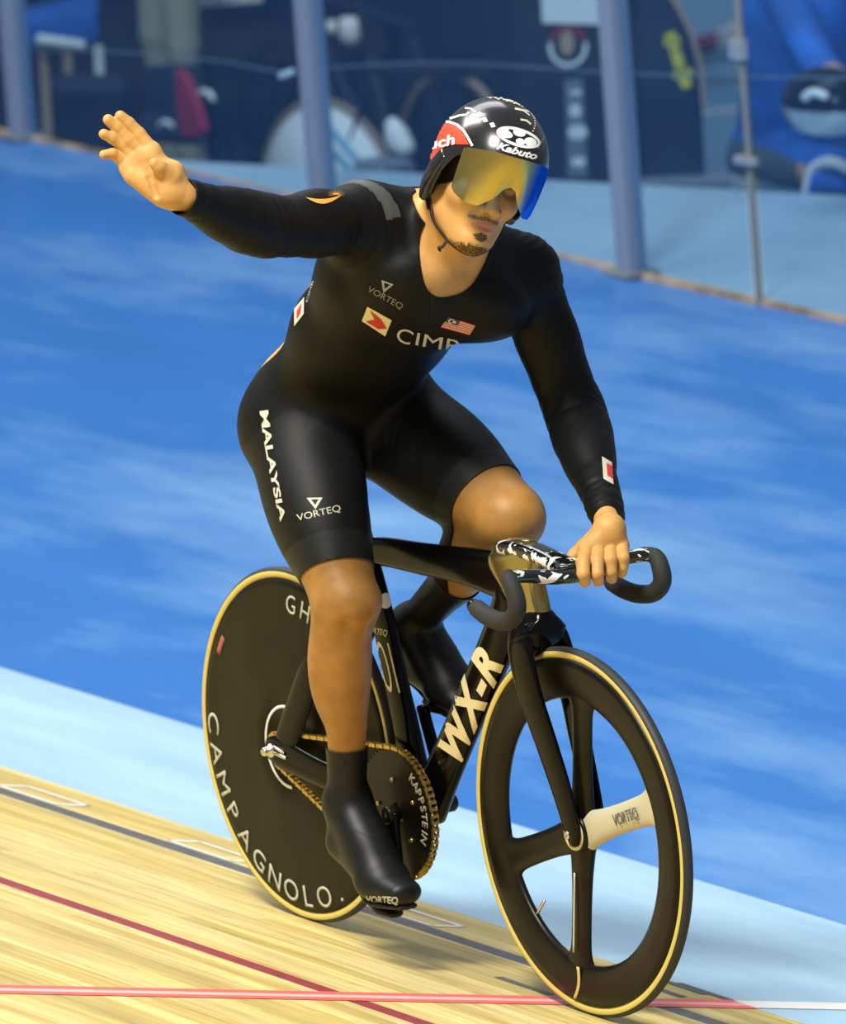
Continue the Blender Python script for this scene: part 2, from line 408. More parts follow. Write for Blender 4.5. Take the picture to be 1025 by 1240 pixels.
def floor_material(name, c1, c2, scale, rough, bump, bscale, stretch=(1, 1, 1), spec=.5, bd=.01, pos=(.4, .65)):
    m = bpy.data.materials.new(name); m.use_nodes = True; nt = m.node_tree; N = nt.nodes; L = nt.links; b = N['Principled BSDF']
    tc = N.new('ShaderNodeTexCoord'); mp = N.new('ShaderNodeMapping'); mp.inputs['Scale'].default_value = stretch; L.new(tc.outputs['Object'], mp.inputs[0])
    n = N.new('ShaderNodeTexNoise'); n.inputs['Scale'].default_value = scale; n.inputs['Detail'].default_value = 7; n.inputs['Roughness'].default_value = .62; L.new(mp.outputs[0], n.inputs['Vector'])
    r = N.new('ShaderNodeValToRGB'); L.new(n.outputs['Fac'], r.inputs[0]); e = r.color_ramp.elements
    e[0].position = pos[0]; e[0].color = (*c1, 1); e[1].position = pos[1]; e[1].color = (*c2, 1); L.new(r.outputs[0], b.inputs['Base Color'])
    n2 = N.new('ShaderNodeTexNoise'); n2.inputs['Scale'].default_value = bscale; n2.inputs['Detail'].default_value = 4; L.new(mp.outputs[0], n2.inputs['Vector'])
    bp = N.new('ShaderNodeBump'); bp.inputs['Strength'].default_value = bump; bp.inputs['Distance'].default_value = bd; L.new(n2.outputs['Fac'], bp.inputs['Height']); L.new(bp.outputs[0], b.inputs['Normal'])
    b.inputs['Roughness'].default_value = rough; b.inputs['Specular IOR Level'].default_value = spec
    return m
M['wood'] = wood_material()
M['line_grey'] = mat('black_line_paint', (.10, .10, .105), .45, noise=.2, nscale=40)
M['line_red'] = mat('red_line_paint', (.27, .035, .045), .45, noise=.15, nscale=40)
M['line_pink'] = mat('finish_line_paint', (.88, .13, .11), .45)
M['line_pale'] = mat('finish_line_core', (.90, .42, .40), .45)
M['apron'] = floor_material('pale_blue_paint', (.33, .53, .71), (.42, .63, .80), 1.2, .42, .05, 3, (.6, 3, 1))
M['mat_blue'] = floor_material('blue_mat', (.020, .150, .50), (.20, .40, .70), .85, .34, .6, 1.3, (.55, 1.5, 1), spec=.5, bd=.02, pos=(.44, .74))  # paler patches in the colour imitate reflections on the glossy mat
M['infield'] = floor_material('infield_floor', (.33, .46, .55), (.44, .57, .64), 1.0, .4, .1, 2)
M['pit'] = floor_material('pit_floor', (.16, .36, .52), (.24, .45, .60), .8, .4, .1, 2)
ZE = .405; ZC = 1.275                        # timber edge and outer edge of the pale blue apron
# timber track: strips of one sheet, painted lines are strips with paint
T = Mesh()
bands = [(-6.6, -.470, 0), (-.470, -.425, 2), (-.425, .180, 0), (.180, .232, 1), (.232, ZE, 0)]
for a, b, i in bands: T.add(*strip('', a, b, None), i)
track = T.build('timber_track', [M['wood'], M['line_grey'], M['line_red']], smooth=False); structure(track)
A = Mesh(); A.add(*strip('', ZE, ZC, None)); structure(A.build('track_apron', M['apron'], smooth=False))
# painted marks, 1 mm proud so that they stay paint, part of the setting
def paint(name, quads, m):
    P = Mesh()
    for q in quads: P.add([(x, y, track_z(y)+.0012) for x, y in q], [(0, 1, 2, 3)])
    return structure(P.build(name, m, smooth=False))
FX0, FY0 = .80, -1.13; FX1, FY1 = .815, .66
def fx(y): return FX0+(FX1-FX0)*(y-FY0)/(FY1-FY0)
def across(y0, y1, a, b): return [(fx(y0)+a, y0), (fx(y0)+b, y0), (fx(y1)+b, y1), (fx(y1)+a, y1)]
YE = edge_y(.8, ZE)
paint('finish_line', [across(-6.5, YE, -.042, -.012), across(-6.5, YE, .014, .042)], M['line_pink'])
paint('finish_line_core', [across(-6.5, YE, -.012, .014)], M['line_pale'])
paint('finish_line_apron', [across(YE, edge_y(.8, ZC), -.035, .035)], M['white'])
def outline(x0, x1, y0, y1, w=.012):
    s = lambda x, y: (x, edge_y(x, y))
    R = [(x0, x1, y0, y0+w), (x0, x1, y1-w, y1), (x0, x0+w*1.4, y0, y1), (x1-w*1.4, x1, y0, y1)]
    return [[s(a, c), s(b, c), s(b, d), s(a, d)] for a, b, c, d in R]
qs = []
for q in [(30, 962), (250, 1030), (505, 1108), (745, 1180)]:
    d = ray(*q); n = np.array([0, math.sin(BANK), math.cos(BANK)]); t = -(n@cam_pos)/(n@d); p = cam_pos+d*t
    qs += outline(p[0]-.11, p[0]+.13, .235, .315)
paint('track_marks', qs, M['white'])
qs = []
for q in [(828, 1196), (858, 1203), (800, 1199), (640, 1196)]:
    d = ray(*q); n = np.array([0, math.sin(BANK), math.cos(BANK)]); t = -(n@cam_pos)/(n@d); p = cam_pos+d*t
    qs.append([(p[0]-.10, p[1]-.008), (p[0]+.07, p[1]-.008), (p[0]+.07, p[1]+.012), (p[0]-.10, p[1]+.012)])
paint('track_figures', qs, M['line_grey'])
# blue safety mat with soft wrinkles (real relief)
ZS = -.262; FY = 4.885
ny, nx = 120, 300; xs = np.linspace(-16, 9, nx); ys = np.linspace(0, 1, ny); V = []; F = []
rng = np.random.RandomState(3); waves = [(rng.uniform(.5, 2.2), rng.uniform(-.25, .5), rng.uniform(0, 6.3), rng.uniform(.0010, .0028)) for _ in range(12)]
for j in ys:
    for x in xs:
        ya = edge_y(x, ZC); y = ya+(FY-ya)*j; yy = track_z(ya)+(ZS-track_z(ya))*min(1, j*4)
        h = sum(a*math.sin(2*math.pi*w*(y+x*s)+ph) for w, s, ph, a in waves)*min(1, j*5)
        V.append((x, y, yy+h))
for j in range(ny-1):
    for i in range(nx-1): F.append((j*nx+i, j*nx+i+1, (j+1)*nx+i+1, (j+1)*nx+i))
structure(add_mesh('safety_zone', V, F, M['mat_blue']))
# infield deck behind the barrier, its far edge, and the lower pit floor
ang = math.atan2(5.95-5.0, -6.62+8.52)
def ledge_y(x): return 5.0+math.tan(ang)*(x+8.52)
ZP = -1.05
I = Mesh(); xa = -8.75; xb = 9
I.add([(xa, FY, ZS), (xb, FY, ZS), (xb, ledge_y(xb), ZS), (xa, ledge_y(xa), ZS)], [(0, 1, 2, 3)])
I.add([(xa, ledge_y(xa), ZS), (xb, ledge_y(xb), ZS), (xb, ledge_y(xb), ZP), (xa, ledge_y(xa), ZP)], [(0, 1, 2, 3)])
structure(I.build('infield_deck', M['infield'], smooth=False))
Pm = Mesh(); Pm.add([(-60, FY+.02, ZP), (30, FY+.02, ZP), (30, 60, ZP), (-60, 60, ZP)], [(0, 1, 2, 3)])
structure(Pm.build('pit_floor', M['pit'], smooth=False))
K = Mesh(); K.add(*box((-3.5, FY+.006, ZS-.27), (25, .02, .56)))
structure(K.build('trim_1', mat('weathered_board', (.34, .25, .17), .7, noise=.5, nscale=6), smooth=False))
# ================================================================ the track bicycle
WB = .9373
bike = empty('track_bicycle'); tag(bike, 'black carbon track bicycle with tan-walled tyres, rear disc wheel and spoked front wheel', 'bicycle')
def tyre(name, parent, c):
    prof = []; k = 16; R0, r0 = .3235, .0117
    for i in range(k):
        a = 2*math.pi*i/k; prof.append((R0+r0*math.cos(a), r0*math.sin(a)))
    V, F = lathe_y(prof, 160, c); I = []
    for f in F:
        rr = np.mean([math.hypot(V[i][0]-c[0], V[i][2]-c[2]) for i in f]); I.append(1 if rr > .3265 else 0)
    return add_mesh('tyre', V, F, [M['tan'], M['rubber']], parent, True, I)
# ---- rear wheel: lenticular disc
RC = (0, 0, .335)
prof = [(.030, .030), (.12, .024), (.22, .0165), (.30, .0115), (.3155, .0110), (.3155, -.0110), (.30, -.0115), (.22, -.0165), (.12, -.024), (.030, -.030)]
V, F = lathe_y(prof, 160, RC); rw = add_mesh('rear_wheel', V, F, M['disc'], bike)
tyre('tyre', rw, RC)
hp = [(.004, .062), (.017, .060), (.019, .045), (.024, .030), (.030, .026), (.030, -.026), (.024, -.030), (.019, -.045), (.017, -.060), (.004, -.062)]
V, F = lathe_y(hp, 40, RC); add_mesh('hub', V, F, M['steel'], rw)
def disc_y(r):
    P = [(.030, .030), (.12, .024), (.22, .0165), (.30, .0115), (.3155, .0110)]
    return -float(np.interp(r, [p[0] for p in P], [p[1] for p in P]))
# white ring painted on the disc around the hub
V = []; F = []; n = 90
for i in range(n+1):
    a = math.radians(62+ (275-62)*i/n)
    for w in (-.0028, .0028):
        r = .0765+w; V.append((RC[0]+r*math.cos(a), disc_y(r)-.0016, RC[2]+r*math.sin(a)))
for i in range(n): F.append((2*i, 2*i+1, 2*i+3, 2*i+2))
add_mesh('painted_ring', V, F, M['white'], rw, True, solid=.001)
# lettering round the disc, built character by character
def arc_text(word, r, a0, a1, size, m, parent, yf, inward=True, width=1.0, name='lettering', bold=.0):
    V = []; F = []
    for k, ch in enumerate(word):
        a = math.radians(a0+(a1-a0)*k/(len(word)-1)); V2, F2 = text2d(ch, bold=bold, maxedge=.3)
        if len(V2) == 0: continue
        cx = (V2[:, 0].min()+V2[:, 0].max())/2; n0 = len(V)
        rad = np.array([math.cos(a), math.sin(a)]); tang = np.array([-math.sin(a), math.cos(a)])
        if not inward: rad, tang = -rad, -tang
        for x, y in V2:
            q = np.array([math.cos(a), math.sin(a)])*r-rad*(y-.35)*size+tang*(x-cx)*size*width
            rr = np.hypot(*q); V.append((parent_c[0]+q[0], yf(rr)-.0014, parent_c[2]+q[1]))
        F += [tuple(i+n0 for i in f) for f in F2]
    return add_mesh(name, V, F, m, parent, solid=.0006)
parent_c = RC
pale = mat('disc_lettering', (.50, .50, .42), .45)
arc_text('CAMPAGNOLO.', .285, 181, 297, .058, pale, rw, disc_y, width=1.15, bold=.0)
arc_text('GHIBLI', .272, 87, 35, .050, pale, rw, disc_y, inward=False, width=1.0)
V = []; F = []
for i in range(7):
    a = math.radians(144+8*i/6)
    for w in (-.006, .006): V.append(((.288+w)*math.cos(a), disc_y(.288)-.0014, .335+(.288+w)*math.sin(a)))
for i in range(6): F.append((2*i, 2*i+1, 2*i+3, 2*i+2))
add_mesh('disc_sticker', V, F, mat('dull_red', (.35, .10, .07), .5), rw, solid=.0006)

# ---- front wheel: deep rim, four blade spokes
FC = (WB, 0, .335); st = -.0127
prof = [(.2420, 0), (.2440, .0055), (.252, .0095), (.275, .0125), (.300, .0125), (.3155, .0112), (.3155, -.0112), (.300, -.0125), (.275, -.0125), (.252, -.0095), (.2440, -.0055)]
V, F = lathe_y(prof, 160, FC); fw = add_mesh('front_wheel', V, F, M['carbon'], bike)
tyre('tyre', fw, FC)
V, F = lathe_y([(.003, .0205), (.027, .0205), (.033, .019), (.035, .014), (.035, -.014), (.033, -.019), (.027, -.0205), (.003, -.0205)], 48, FC)
add_mesh('hub', V, F, M['carbon'], fw)
wpaint = mat('pale_spoke_paint', (.50, .48, .34), .4)
for ang_, mm in ((20.6, wpaint), (86, M['carbon']), (200.6, M['carbon']), (264, M['carbon'])):
    a = math.radians(ang_); d = np.array([math.cos(a), 0, math.sin(a)]); c = np.array(FC)
    path = [c+d*r for r in (.012, .04, .10, .18, .228, .252)]
    V, F = loft(path, [.016, .014, .0115, .0095, .0092, .0090], [.040, .033, .0275, .0275, .032, .052], n=22, e=2.2, sub=6, cap=False)
    sp = add_mesh('spoke', V, F, mm, fw)
    if ang_ == 20.6:
        sp['label'] = 'pale painted spoke'
        V2, F2 = text2d('VORTEQ', maxedge=.4); V = []
        perp = np.array([-math.sin(a), 0, math.cos(a)])
        for x, y in V2:
            q = c+d*(.125+x*.021)+perp*(y-.35)*.03; V.append((q[0], -.0128, q[2]))
        add_mesh('spoke_lettering', V, F2, M['line_grey'], fw, solid=.0008)
    if ang_ == 264:
        V = []
        for r in np.linspace(.075, .225, 12):
            for w in (-.0022, .0022):
                perp = np.array([-math.sin(a), 0, math.cos(a)]); q = c+d*r+perp*(w-.004); V.append((q[0], -.0146+.00002*(r*100), q[2]))
        add_mesh('spoke_pinstripe', V, [(2*i, 2*i+1, 2*i+3, 2*i+2) for i in range(11)], M['print'], fw, solid=.001)
V = []
for i, r in enumerate(np.linspace(.249, .312, 10)):
    a = math.radians(266+1.6*math.sin(i/9*3.1)-.25*i)
    for w in (-.0042, .0042): V.append((FC[0]+r*math.cos(a)+w, -.0132, FC[2]+r*math.sin(a)))
add_mesh('rim_decal', V, [(2*i, 2*i+1, 2*i+3, 2*i+2) for i in range(9)], M['tan'], fw, solid=.0008)
a = math.radians(228); d = np.array([math.cos(a), 0, math.sin(a)])
V, F = loft([np.array(FC)+d*.246, np.array(FC)+d*.205], .003, .003, n=10, sub=1); add_mesh('valve', V, F, M['steel'], fw)
for o in [fw]: pass

# ---- fork
fk = Mesh()
for s in (-1, 1):
    path = [(.812, s*.028, .690), (.824, s*.040, .655), (.850, s*.043, .585), (.884, s*.036, .500), (.919, s*.030, .415), (.944, s*.0275, .345), (.950, s*.0275, .320)]
    fk.add(*loft(path, [.013, .012, .0095, .0085, .0075, .0070, .0065], [.040, .038, .0355, .033, .030, .024, .013], n=22, e=2.4))
fk.add(*loft([(.808, 0, .702), (.813, 0, .690), (.820, 0, .676)], [.028, .036, .050], [.050, .052, .046], n=28, e=3))
fork = fk.build('fork', M['gloss'], bike)
V, F = lathe_y([(.022, -.0200), (.0225, -.0228), (.0295, -.0222), (.030, -.0195)], 48, FC); add_mesh('hub_ring', V, F, M['cream'], fw)
V, F = lathe_y([(.001, -.0375), (.007, -.0375), (.008, -.036), (.008, -.030), (.001, -.030)], 24, FC); add_mesh('axle_cap', V, F, M['steel'], fork)
V, F = lathe_y([(.001, .0375), (.007, .0375), (.008, .036), (.008, .030), (.001, .030)], 32, FC); add_mesh('axle_cap', V, F, M['steel'], fork)

# ---- frame
fr = Mesh()
fr.add(*loft([(.745, 0, .735), (.700, 0, .655), (.600, 0, .520), (.500, 0, .385), (.430, 0, .295)], [.024, .022, .020, .020, .026], [.040, .041, .040, .041, .046], n=28, e=2.6))   # down tube
fr.add(*loft([(.262, 0, .745), (.330, 0, .752), (.450, 0, .758), (.560, 0, .765), (.680, 0, .768), (.745, 0, .765)], [.014, .014, .015, .016, .018, .022], [.022, .027, .030, .033, .043, .050], n=24, e=2.6))   # top tube
fr.add(*loft([(.232, 0, .800), (.262, 0, .745), (.306, 0, .632), (.340, 0, .520), (.374, 0, .410), (.394, 0, .300)], [.013, .014, .014, .015, .018, .026], [.020, .025, .030, .031, .034, .040], n=24, e=2.6))  # seat tube
V, F = lathe_y([(.004, .043), (.026, .043), (.034, .036), (.034, -.036), (.026, -.043), (.004, -.043)], 40, (.400, 0, .283)); fr.add(V, F)   # bottom bracket
for s in (-1, 1):
    fr.add(*loft([(.400, s*.028, .283), (.300, s*.040, .296), (.15, s*.052, .315), (.02, s*.058, .333), (-.022, s*.058, .336)], [.010, .008, .007, .006, .005], [.030, .030, .027, .030, .020], n=18, e=2.4))
    fr.add(*loft([(.030, s*.056, .345), (.082, s*.054, .425), (.130, s*.050, .505), (.190, s*.036, .575), (.300, s*.012, .640)], [.006, .0065, .007, .008, .008], [.032, .034, .031, .024, .018], n=18, e=2.4))
frame = fr.build('frame', M['gloss'], bike)
ht = Mesh(); ht.add(*loft([(.808, 0, .696), (.800, 0, .715), (.782, 0, .760), (.764, 0, .808), (.760, 0, .822)], [.024, .024, .024, .027, .024], [.050, .052, .058, .078, .070], n=32, e=2.8))
o = ht.build('head_tube', M['bronze'], frame); o['label'] = 'glossy head tube with its yellow reflection painted bronze'  # gloss black tube, its yellow reflection put into the bronze colour
fbvh = bvh_of(frame)
V2, F2 = text2d('WX-R', bold=.045, spacing=1.12); 
print_on('lettering', V2, F2, line_map((552, 934), (609, 803), V2, 42, H=(-25, -33)), fbvh, M['cream'], frame)
V2, F2 = text2d('01', bold=-.012, spacing=.85)
print_on('frame_number', V2, F2, quad_map([(475, 838), (485, 838), (473, 775), (456, 775)]) if False else (lambda x, y: np.array([454+10*0, 776.])+np.array([17., 2])*((x-V2[:, 0].min())/(V2[:, 0].max()-V2[:, 0].min()))+np.array([14.5, 62.])*(1-y/V2[:, 1].max())), fbvh, M['cream'], frame)
V2, F2 = text2d('VORTEQ'); print_on('lettering', V2, F2, line_map((443, 765), (469, 770), V2, 7), fbvh, M['cream'], frame)
V2, F2 = shape2d(disc2(0, 0, 1, 1)); print_on('badge', V2, F2, lambda x, y: (467.5+7.0*x, 727.5-9.5*y), fbvh, M['white'], frame)
# seat post and saddle
V, F = loft([(.236, 0, .790), (.212, 0, .836), (.196, 0, .868)], .012, [.022, .021, .020], n=20, e=2.4); add_mesh('seat_post', V, F, M['carbon'], bike)
V, F = loft([(.262, 0, .748), (.236, 0, .800)], .0155, [.026, .024], n=20, e=2.4, sub=1)
o = add_mesh('seat_clamp', V, F, M['bronze'], bike)
V, F = loft([(.248, 0, .868), (.215, 0, .874), (.15, 0, .878), (.09, 0, .884), (.03, 0, .896)], [.014, .022, .030, .055, .066], [.010, .014, .016, .018, .012], n=24, e=2.3)
add_mesh('saddle', V, F, M['tape'], bike)
# ---- drivetrain
BB = (.400, 0, .283); YC = -.046
ringc = (BB[0], 0, BB[2]); RT = .1215
nt_ = 60; V = []; F = []; prof2 = []
for i in range(nt_*4):
    a = 2*math.pi*i/(nt_*4); r = RT+(.0025 if i % 4 in (1, 2) else -.003)
    for y in (YC+.0016, YC-.0016): V.append((ringc[0]+r*math.cos(a), y, ringc[2]+r*math.sin(a)))
    for y in (YC+.0022, YC-.0022): V.append((ringc[0]+.108*math.cos(a), y, ringc[2]+.108*math.sin(a)))
    for y in (YC+.0022, YC-.0022): V.append((ringc[0]+.020*math.cos(a), y, ringc[2]+.020*math.sin(a)))
m_ = nt_*4
for i in range(m_):
    j = (i+1) % m_; b0, b1 = i*6, j*6
    F += [(b0, b0+1, b1+1, b1), (b0+1, b0+3, b1+3, b1+1), (b0+3, b0+5, b1+5, b1+3), (b0+2, b0, b1, b1+2), (b0+4, b0+2, b1+2, b1+4)]
cr = add_mesh('chainring', V, F, M['carbon'], bike, smooth=False)
parent_c = ringc
arc_text('KAPPSTEIN', .093, 52, -22, .026, mat('ring_lettering', (.30, .28, .20), .5), cr, lambda r: YC-.0022, inward=False, bold=.02)
for k in range(5):
    a = math.radians(100+72*k); c0 = (ringc[0]+.062*math.cos(a), 0, ringc[2]+.062*math.sin(a))
    V, F = lathe_y([(.0005, YC-.006), (.0035, YC-.006), (.0045, YC-.0045), (.0045, YC-.002), (.0005, YC-.002)], 16, c0); add_mesh('chainring_bolt', V, F, M['gold'], cr)
# chain: path round ring and cog
Rc, Rg = RT+.001, .031; g = np.array([0., .335]); b = np.array([BB[0], BB[2]]); dv = b-g; Dd = np.linalg.norm(dv); base = math.atan2(dv[1], dv[0]); off = math.asin((Rc-Rg)/Dd)
top_a = base+math.pi/2+off; bot_a = base-math.pi/2-off
pts = []
def arcp(c, r, a, b_, n): return [c+r*np.array([math.cos(t), math.sin(t)]) for t in np.linspace(a, b_, n)]
loop = arcp(b, Rc, top_a, bot_a, 90)+arcp(g, Rg, bot_a, top_a-2*math.pi, 30)
loop = np.array(loop+[loop[0]]); seg = np.linalg.norm(np.diff(loop, axis=0), axis=1); s_ = np.concatenate([[0], np.cumsum(seg)]); nl = int(round(s_[-1]/.0127/2)*2)
ch = Mesh()
def at_s(t):
    t = t % s_[-1]; return np.array([np.interp(t, s_, loop[:, 0]), np.interp(t, s_, loop[:, 1])])
stp = s_[-1]/nl
for i in range(nl):
    p, q = at_s(i*stp), at_s((i+1)*stp); mid = (p+q)/2; a = math.atan2(q[1]-p[1], q[0]-p[0]); L_ = np.linalg.norm(q-p)
    R = Matrix.Rotation(-a, 3, 'Y'); w = .0052 if i % 2 else .0034
    for s in (-1, 1):
        # figure-eight plate
        out = []
        for t in np.linspace(0, 2*math.pi, 18, endpoint=False):
            x = math.cos(t)*(L_/2+.0042); z = math.sin(t)*.0046*(1-.32*math.exp(-(math.cos(t)*2.2)**2)); out.append((x, z))
        n0 = []
        for yy in (YC+s*w, YC+s*(w+.0012)):
            for x, z in out:
                v = R @ Vector((x, 0, z)); n0.append((mid[0]+v.x, yy, mid[1]+v.z))
        FF = [tuple(range(18)), tuple(range(35, 17, -1))]+[(j, (j+1) % 18, 18+(j+1) % 18, 18+j) for j in range(18)]
        ch.add(n0, FF)
    V, F = lathe_y([(.0005, YC-.007), (.0036, YC-.007), (.0036, YC+.007), (.0005, YC+.007)], 8, (p[0], 0, p[1])); ch.add(V, F)
ch.build('chain', M['gold'], bike, smooth=False)
V, F = lathe_y([(.018, YC+.002), (.032, YC+.0015), (.032, YC-.0015), (.018, YC-.002)], 45, (0, 0, .335)); add_mesh('rear_cog', V, F, M['steel'], bike)
# cranks and pedals
def crank(s, end):
    y0 = s*.062; y1 = s*.072
    V, F = loft([(BB[0], y0, BB[2]), ((BB[0]*.6+end[0]*.4), y0+s*.004, BB[2]*.6+end[1]*.4), (end[0], y1, end[1])], .0085, [.021, .0165, .015], n=20, e=2.6)
    c = add_mesh('crank_arm', V, F, M['gloss'], bike)
    V, F = lathe_y([(.0006, y0-.014), (.014, y0-.014), (.017, y0-.010), (.017, y0+.010), (.014, y0+.014), (.0006, y0+.014)], 28, BB); add_mesh('crank_bolt', V, F, M['carbon'], c)
    V, F = lathe_y([(.0006, y1-s*.008), (.009, y1-s*.008), (.009, y1+s*.055), (.0006, y1+s*.055)], 20, (end[0], 0, end[1])); pm = Mesh(); pm.add(V, F)
    V, F = loft([(end[0]-.03, s*.108, end[1]+.006), (end[0], s*.108, end[1]), (end[0]+.035, s*.108, end[1]-.004)], [.018, .024, .016], [.007, .011, .007], n=18, e=2.6); pm.add(V, F)
    pm.build('pedal', M['steel'] if False else M['carbon'], bike)
RP = (.437, .122); LP_ = (.315, .443)
crank(-1, RP); crank(1, LP_)
# axle nuts and chain tugs
for s in (-1, 1):
    n = Mesh()
    n.add(*lathe_y([(.0006, s*.085), (.0062, s*.0845), (.0085, s*.081), (.0085, s*.072), (.0125, s*.070), (.0135, s*.066), (.0135, s*.062), (.0006, s*.062)], 6 if False else 20, RC))
    n.add(*loft([(.012, s*.066, .333), (.05, s*.066, .330)], .004, .0035, n=10, sub=1)); n.add(*loft([(.014, s*.067, .345), (.044, s*.066, .338)], .003, .003, n=10, sub=1))
    n.build('axle_nut', M['steel'], bike)
# ---- handlebar with integrated stem
hbm = bpy.data.materials.new('patterned_bar'); hbm.use_nodes = True; nt = hbm.node_tree; bs = nt.nodes['Principled BSDF']
tc = nt.nodes.new('ShaderNodeTexCoord'); n = nt.nodes.new('ShaderNodeTexNoise'); n.inputs['Scale'].default_value = 26; n.inputs['Detail'].default_value = 1.5; n.inputs['Distortion'].default_value = 1.6
nt.links.new(tc.outputs['Object'], n.inputs['Vector']); r = nt.nodes.new('ShaderNodeValToRGB'); r.color_ramp.interpolation = 'CONSTANT'; e = r.color_ramp.elements
e[0].position = 0; e[0].color = (.005, .005, .007, 1); e[1].position = .58; e[1].color = (.75, .75, .75, 1); nt.links.new(n.outputs['Fac'], r.inputs[0]); nt.links.new(r.outputs[0], bs.inputs['Base Color'])
bs.inputs['Roughness'].default_value = .12; bs.inputs['Coat Weight'].default_value = .6
BX, BZ = .955, .817
hb = Mesh()
hb.add(*loft([(.742, 0, .826), (.800, 0, .828), (.860, 0, .824), (.915, 0, .818), (.950, 0, .815)], [.028, .026, .024, .030, .045], [.014, .015, .014, .013, .012], side=(0, 1, 0), n=28, e=3), 0)
hb.add(*loft([(BX+.012, -.150, BZ+.010), (BX+.004, -.135, BZ+.009), (BX-.002, -.10, BZ+.003), (BX+.002, -.05, BZ-.006), (BX+.000, .0, BZ-.009), (BX-.008, .05, BZ-.006), (BX-.010, .10, BZ+.001), (BX+.004, .135, BZ+.004), (BX+.012, .150, BZ+.004)], [.014, .017, .021, .025, .031, .024, .020, .017, .014], [.0125, .012, .012, .0135, .0150, .0135, .012, .012, .0125], side=(1, 0, 0), n=24, e=2.2), 0)
bar = hb.build('handlebar', [hbm], bike)
for s in (-1, 1):
    y = s*.155; zt = .008 if s < 0 else .002
    path = [(BX+.000, s*.143, BZ+.003+zt), (BX+.022, y, BZ-.001+zt), (BX+.038, y, BZ-.020), (BX+.038, y, BZ-.045), (BX+.012, y-s*.002, BZ-.066), (BX-.030, y-s*.005, BZ-.074), (BX-.070, y-s*.008, BZ-.072), (BX-.105, y-s*.010, BZ-.064)]
    V, F = loft(path, [.0125, .0150, .0165, .0168, .0168, .0168, .0168, .0160], [.0125, .0150, .0165, .0168, .0168, .0168, .0168, .0160], side=(0, 1, 0), n=20)
    add_mesh('drop_grip', V, F, M['tape'], bar)
    V, F = loft([(BX-.106, y-s*.010, BZ-.064), (BX-.117, y-s*.010, BZ-.0605)], .0125, .0125, n=16, sub=1); add_mesh('bar_end_plug', V, F, M['gloss'], bar)
# ================================================================ the rider
def A(*v): return np.array(v, float)
J = dict(
 rhip=A(.185, -.088, .985), rknee=A(.445, -.165, .700), rank=at_y(421, 972, -.125),
 lhip=A(.185, .095, .975), lknee=A(.565, .118, .830), lank=A(.222, .118, .578),
 pelvis=A(.175, .0, 1.035), waist=A(.345, -.015, 1.165), chest=A(.500, -.030, 1.285), neckb=A(.605, -.015, 1.365),
 rsh=A(.545, -.160, 1.412), rel=A(.665, -.430, 1.458), rwr=A(.775, -.655, 1.553),
 lsh=A(.560, .175, 1.270), lel=A(.625, .235, 1.015), lwr=A(.868, .125, .893))
SH = J['lsh']-J['rsh']; SH /= np.linalg.norm(SH)
SPd = J['neckb']-J['waist']; SPd /= np.linalg.norm(SPd)
HIPd = A(0, 1, -.05); HIPd /= np.linalg.norm(HIPd)
def at_px(p, px, py, s=0):
    "pixel on the sight line at the depth of point p, moved s towards the camera"
    return at_d(px, py, depth_of(p)-s)
# ---- head frame
HC = at_y(579, 216, 0.0)                                  # centre of the head
camd = -ray(592, 200); camd /= np.linalg.norm(camd)
def from_view(a, b, c):                                    # right, up, towards camera
    rr = cam_r-camd*(cam_r@camd); rr /= np.linalg.norm(rr); uu = np.cross(camd, rr); v = rr*a+uu*b+camd*c; return v/np.linalg.norm(v)
hl = from_view(.878, -.252, -.407); hh = from_view(.318, .943, .10); hh -= hl*(hh@hl); hh /= np.linalg.norm(hh); hg = np.cross(hl, hh)
HR = np.array([hg, hl, hh])
def hd(x, y, z): return HC+hg*x+hl*y+hh*z
torso = [
 ELL(A(.190, .0, 1.020), A(.120, .140, .095), basis(A(.5, 0, .5), A(-.7, 0, .7)), k=.04),
 SEG(A(.185, -.075, .985), A(.195, .075, .980), .100, .100, k=.05),
 ELL(A(.138, -.072, .970), A(.080, .082, .095), k=.05), ELL(A(.138, .072, .970), A(.080, .082, .095), k=.05),
 SEG(A(.212, .0, 1.055), A(.345, -.012, 1.175), .098, .099, k=.05, L=HIPd, sL=1.48),
 SEG(A(.345, -.012, 1.175), A(.480, -.022, 1.285), .099, .112, k=.05, L=(HIPd+SH*.6), sL=1.42),
 ELL(A(.500, -.020, 1.285), A(.150, .165, .108), basis(SPd, np.cross(SPd, SH)), k=.05),
 # pectorals, shoulder blades, shoulders
 ELL(A(.590, -.085, 1.300), A(.075, .085, .055), basis(SPd, np.cross(SPd, SH)), k=.045),
 ELL(A(.605, .060, 1.235), A(.075, .085, .055), basis(SPd, np.cross(SPd, SH)), k=.045),
 SEG(J['rsh']+A(-.015, .03, -.005), J['neckb']+A(-.03, -.02, .03), .060, .062, k=.05),
 SEG(J['lsh']+A(-.015, -.03, .01), J['neckb']+A(-.03, .03, .01), .060, .062, k=.05),
 ELL(J['rsh']+A(.0, .005, -.005), A(.066, .066, .066), k=.045), ELL(J['lsh']+A(0, -.005, .0), A(.068, .068, .068), k=.045),
]
neck = [SEG(J['neckb']+A(-.02, 0, -.01), HC-hh*.075-hg*.022, .068, .058, k=.03),
        SEG(A(.625, .015, 1.345), HC-hh*.06-hg*.03+hl*.045, .022, .022, k=.03), SEG(A(.625, -.04, 1.365), HC-hh*.06-hg*.03-hl*.045, .022, .022, k=.03)]
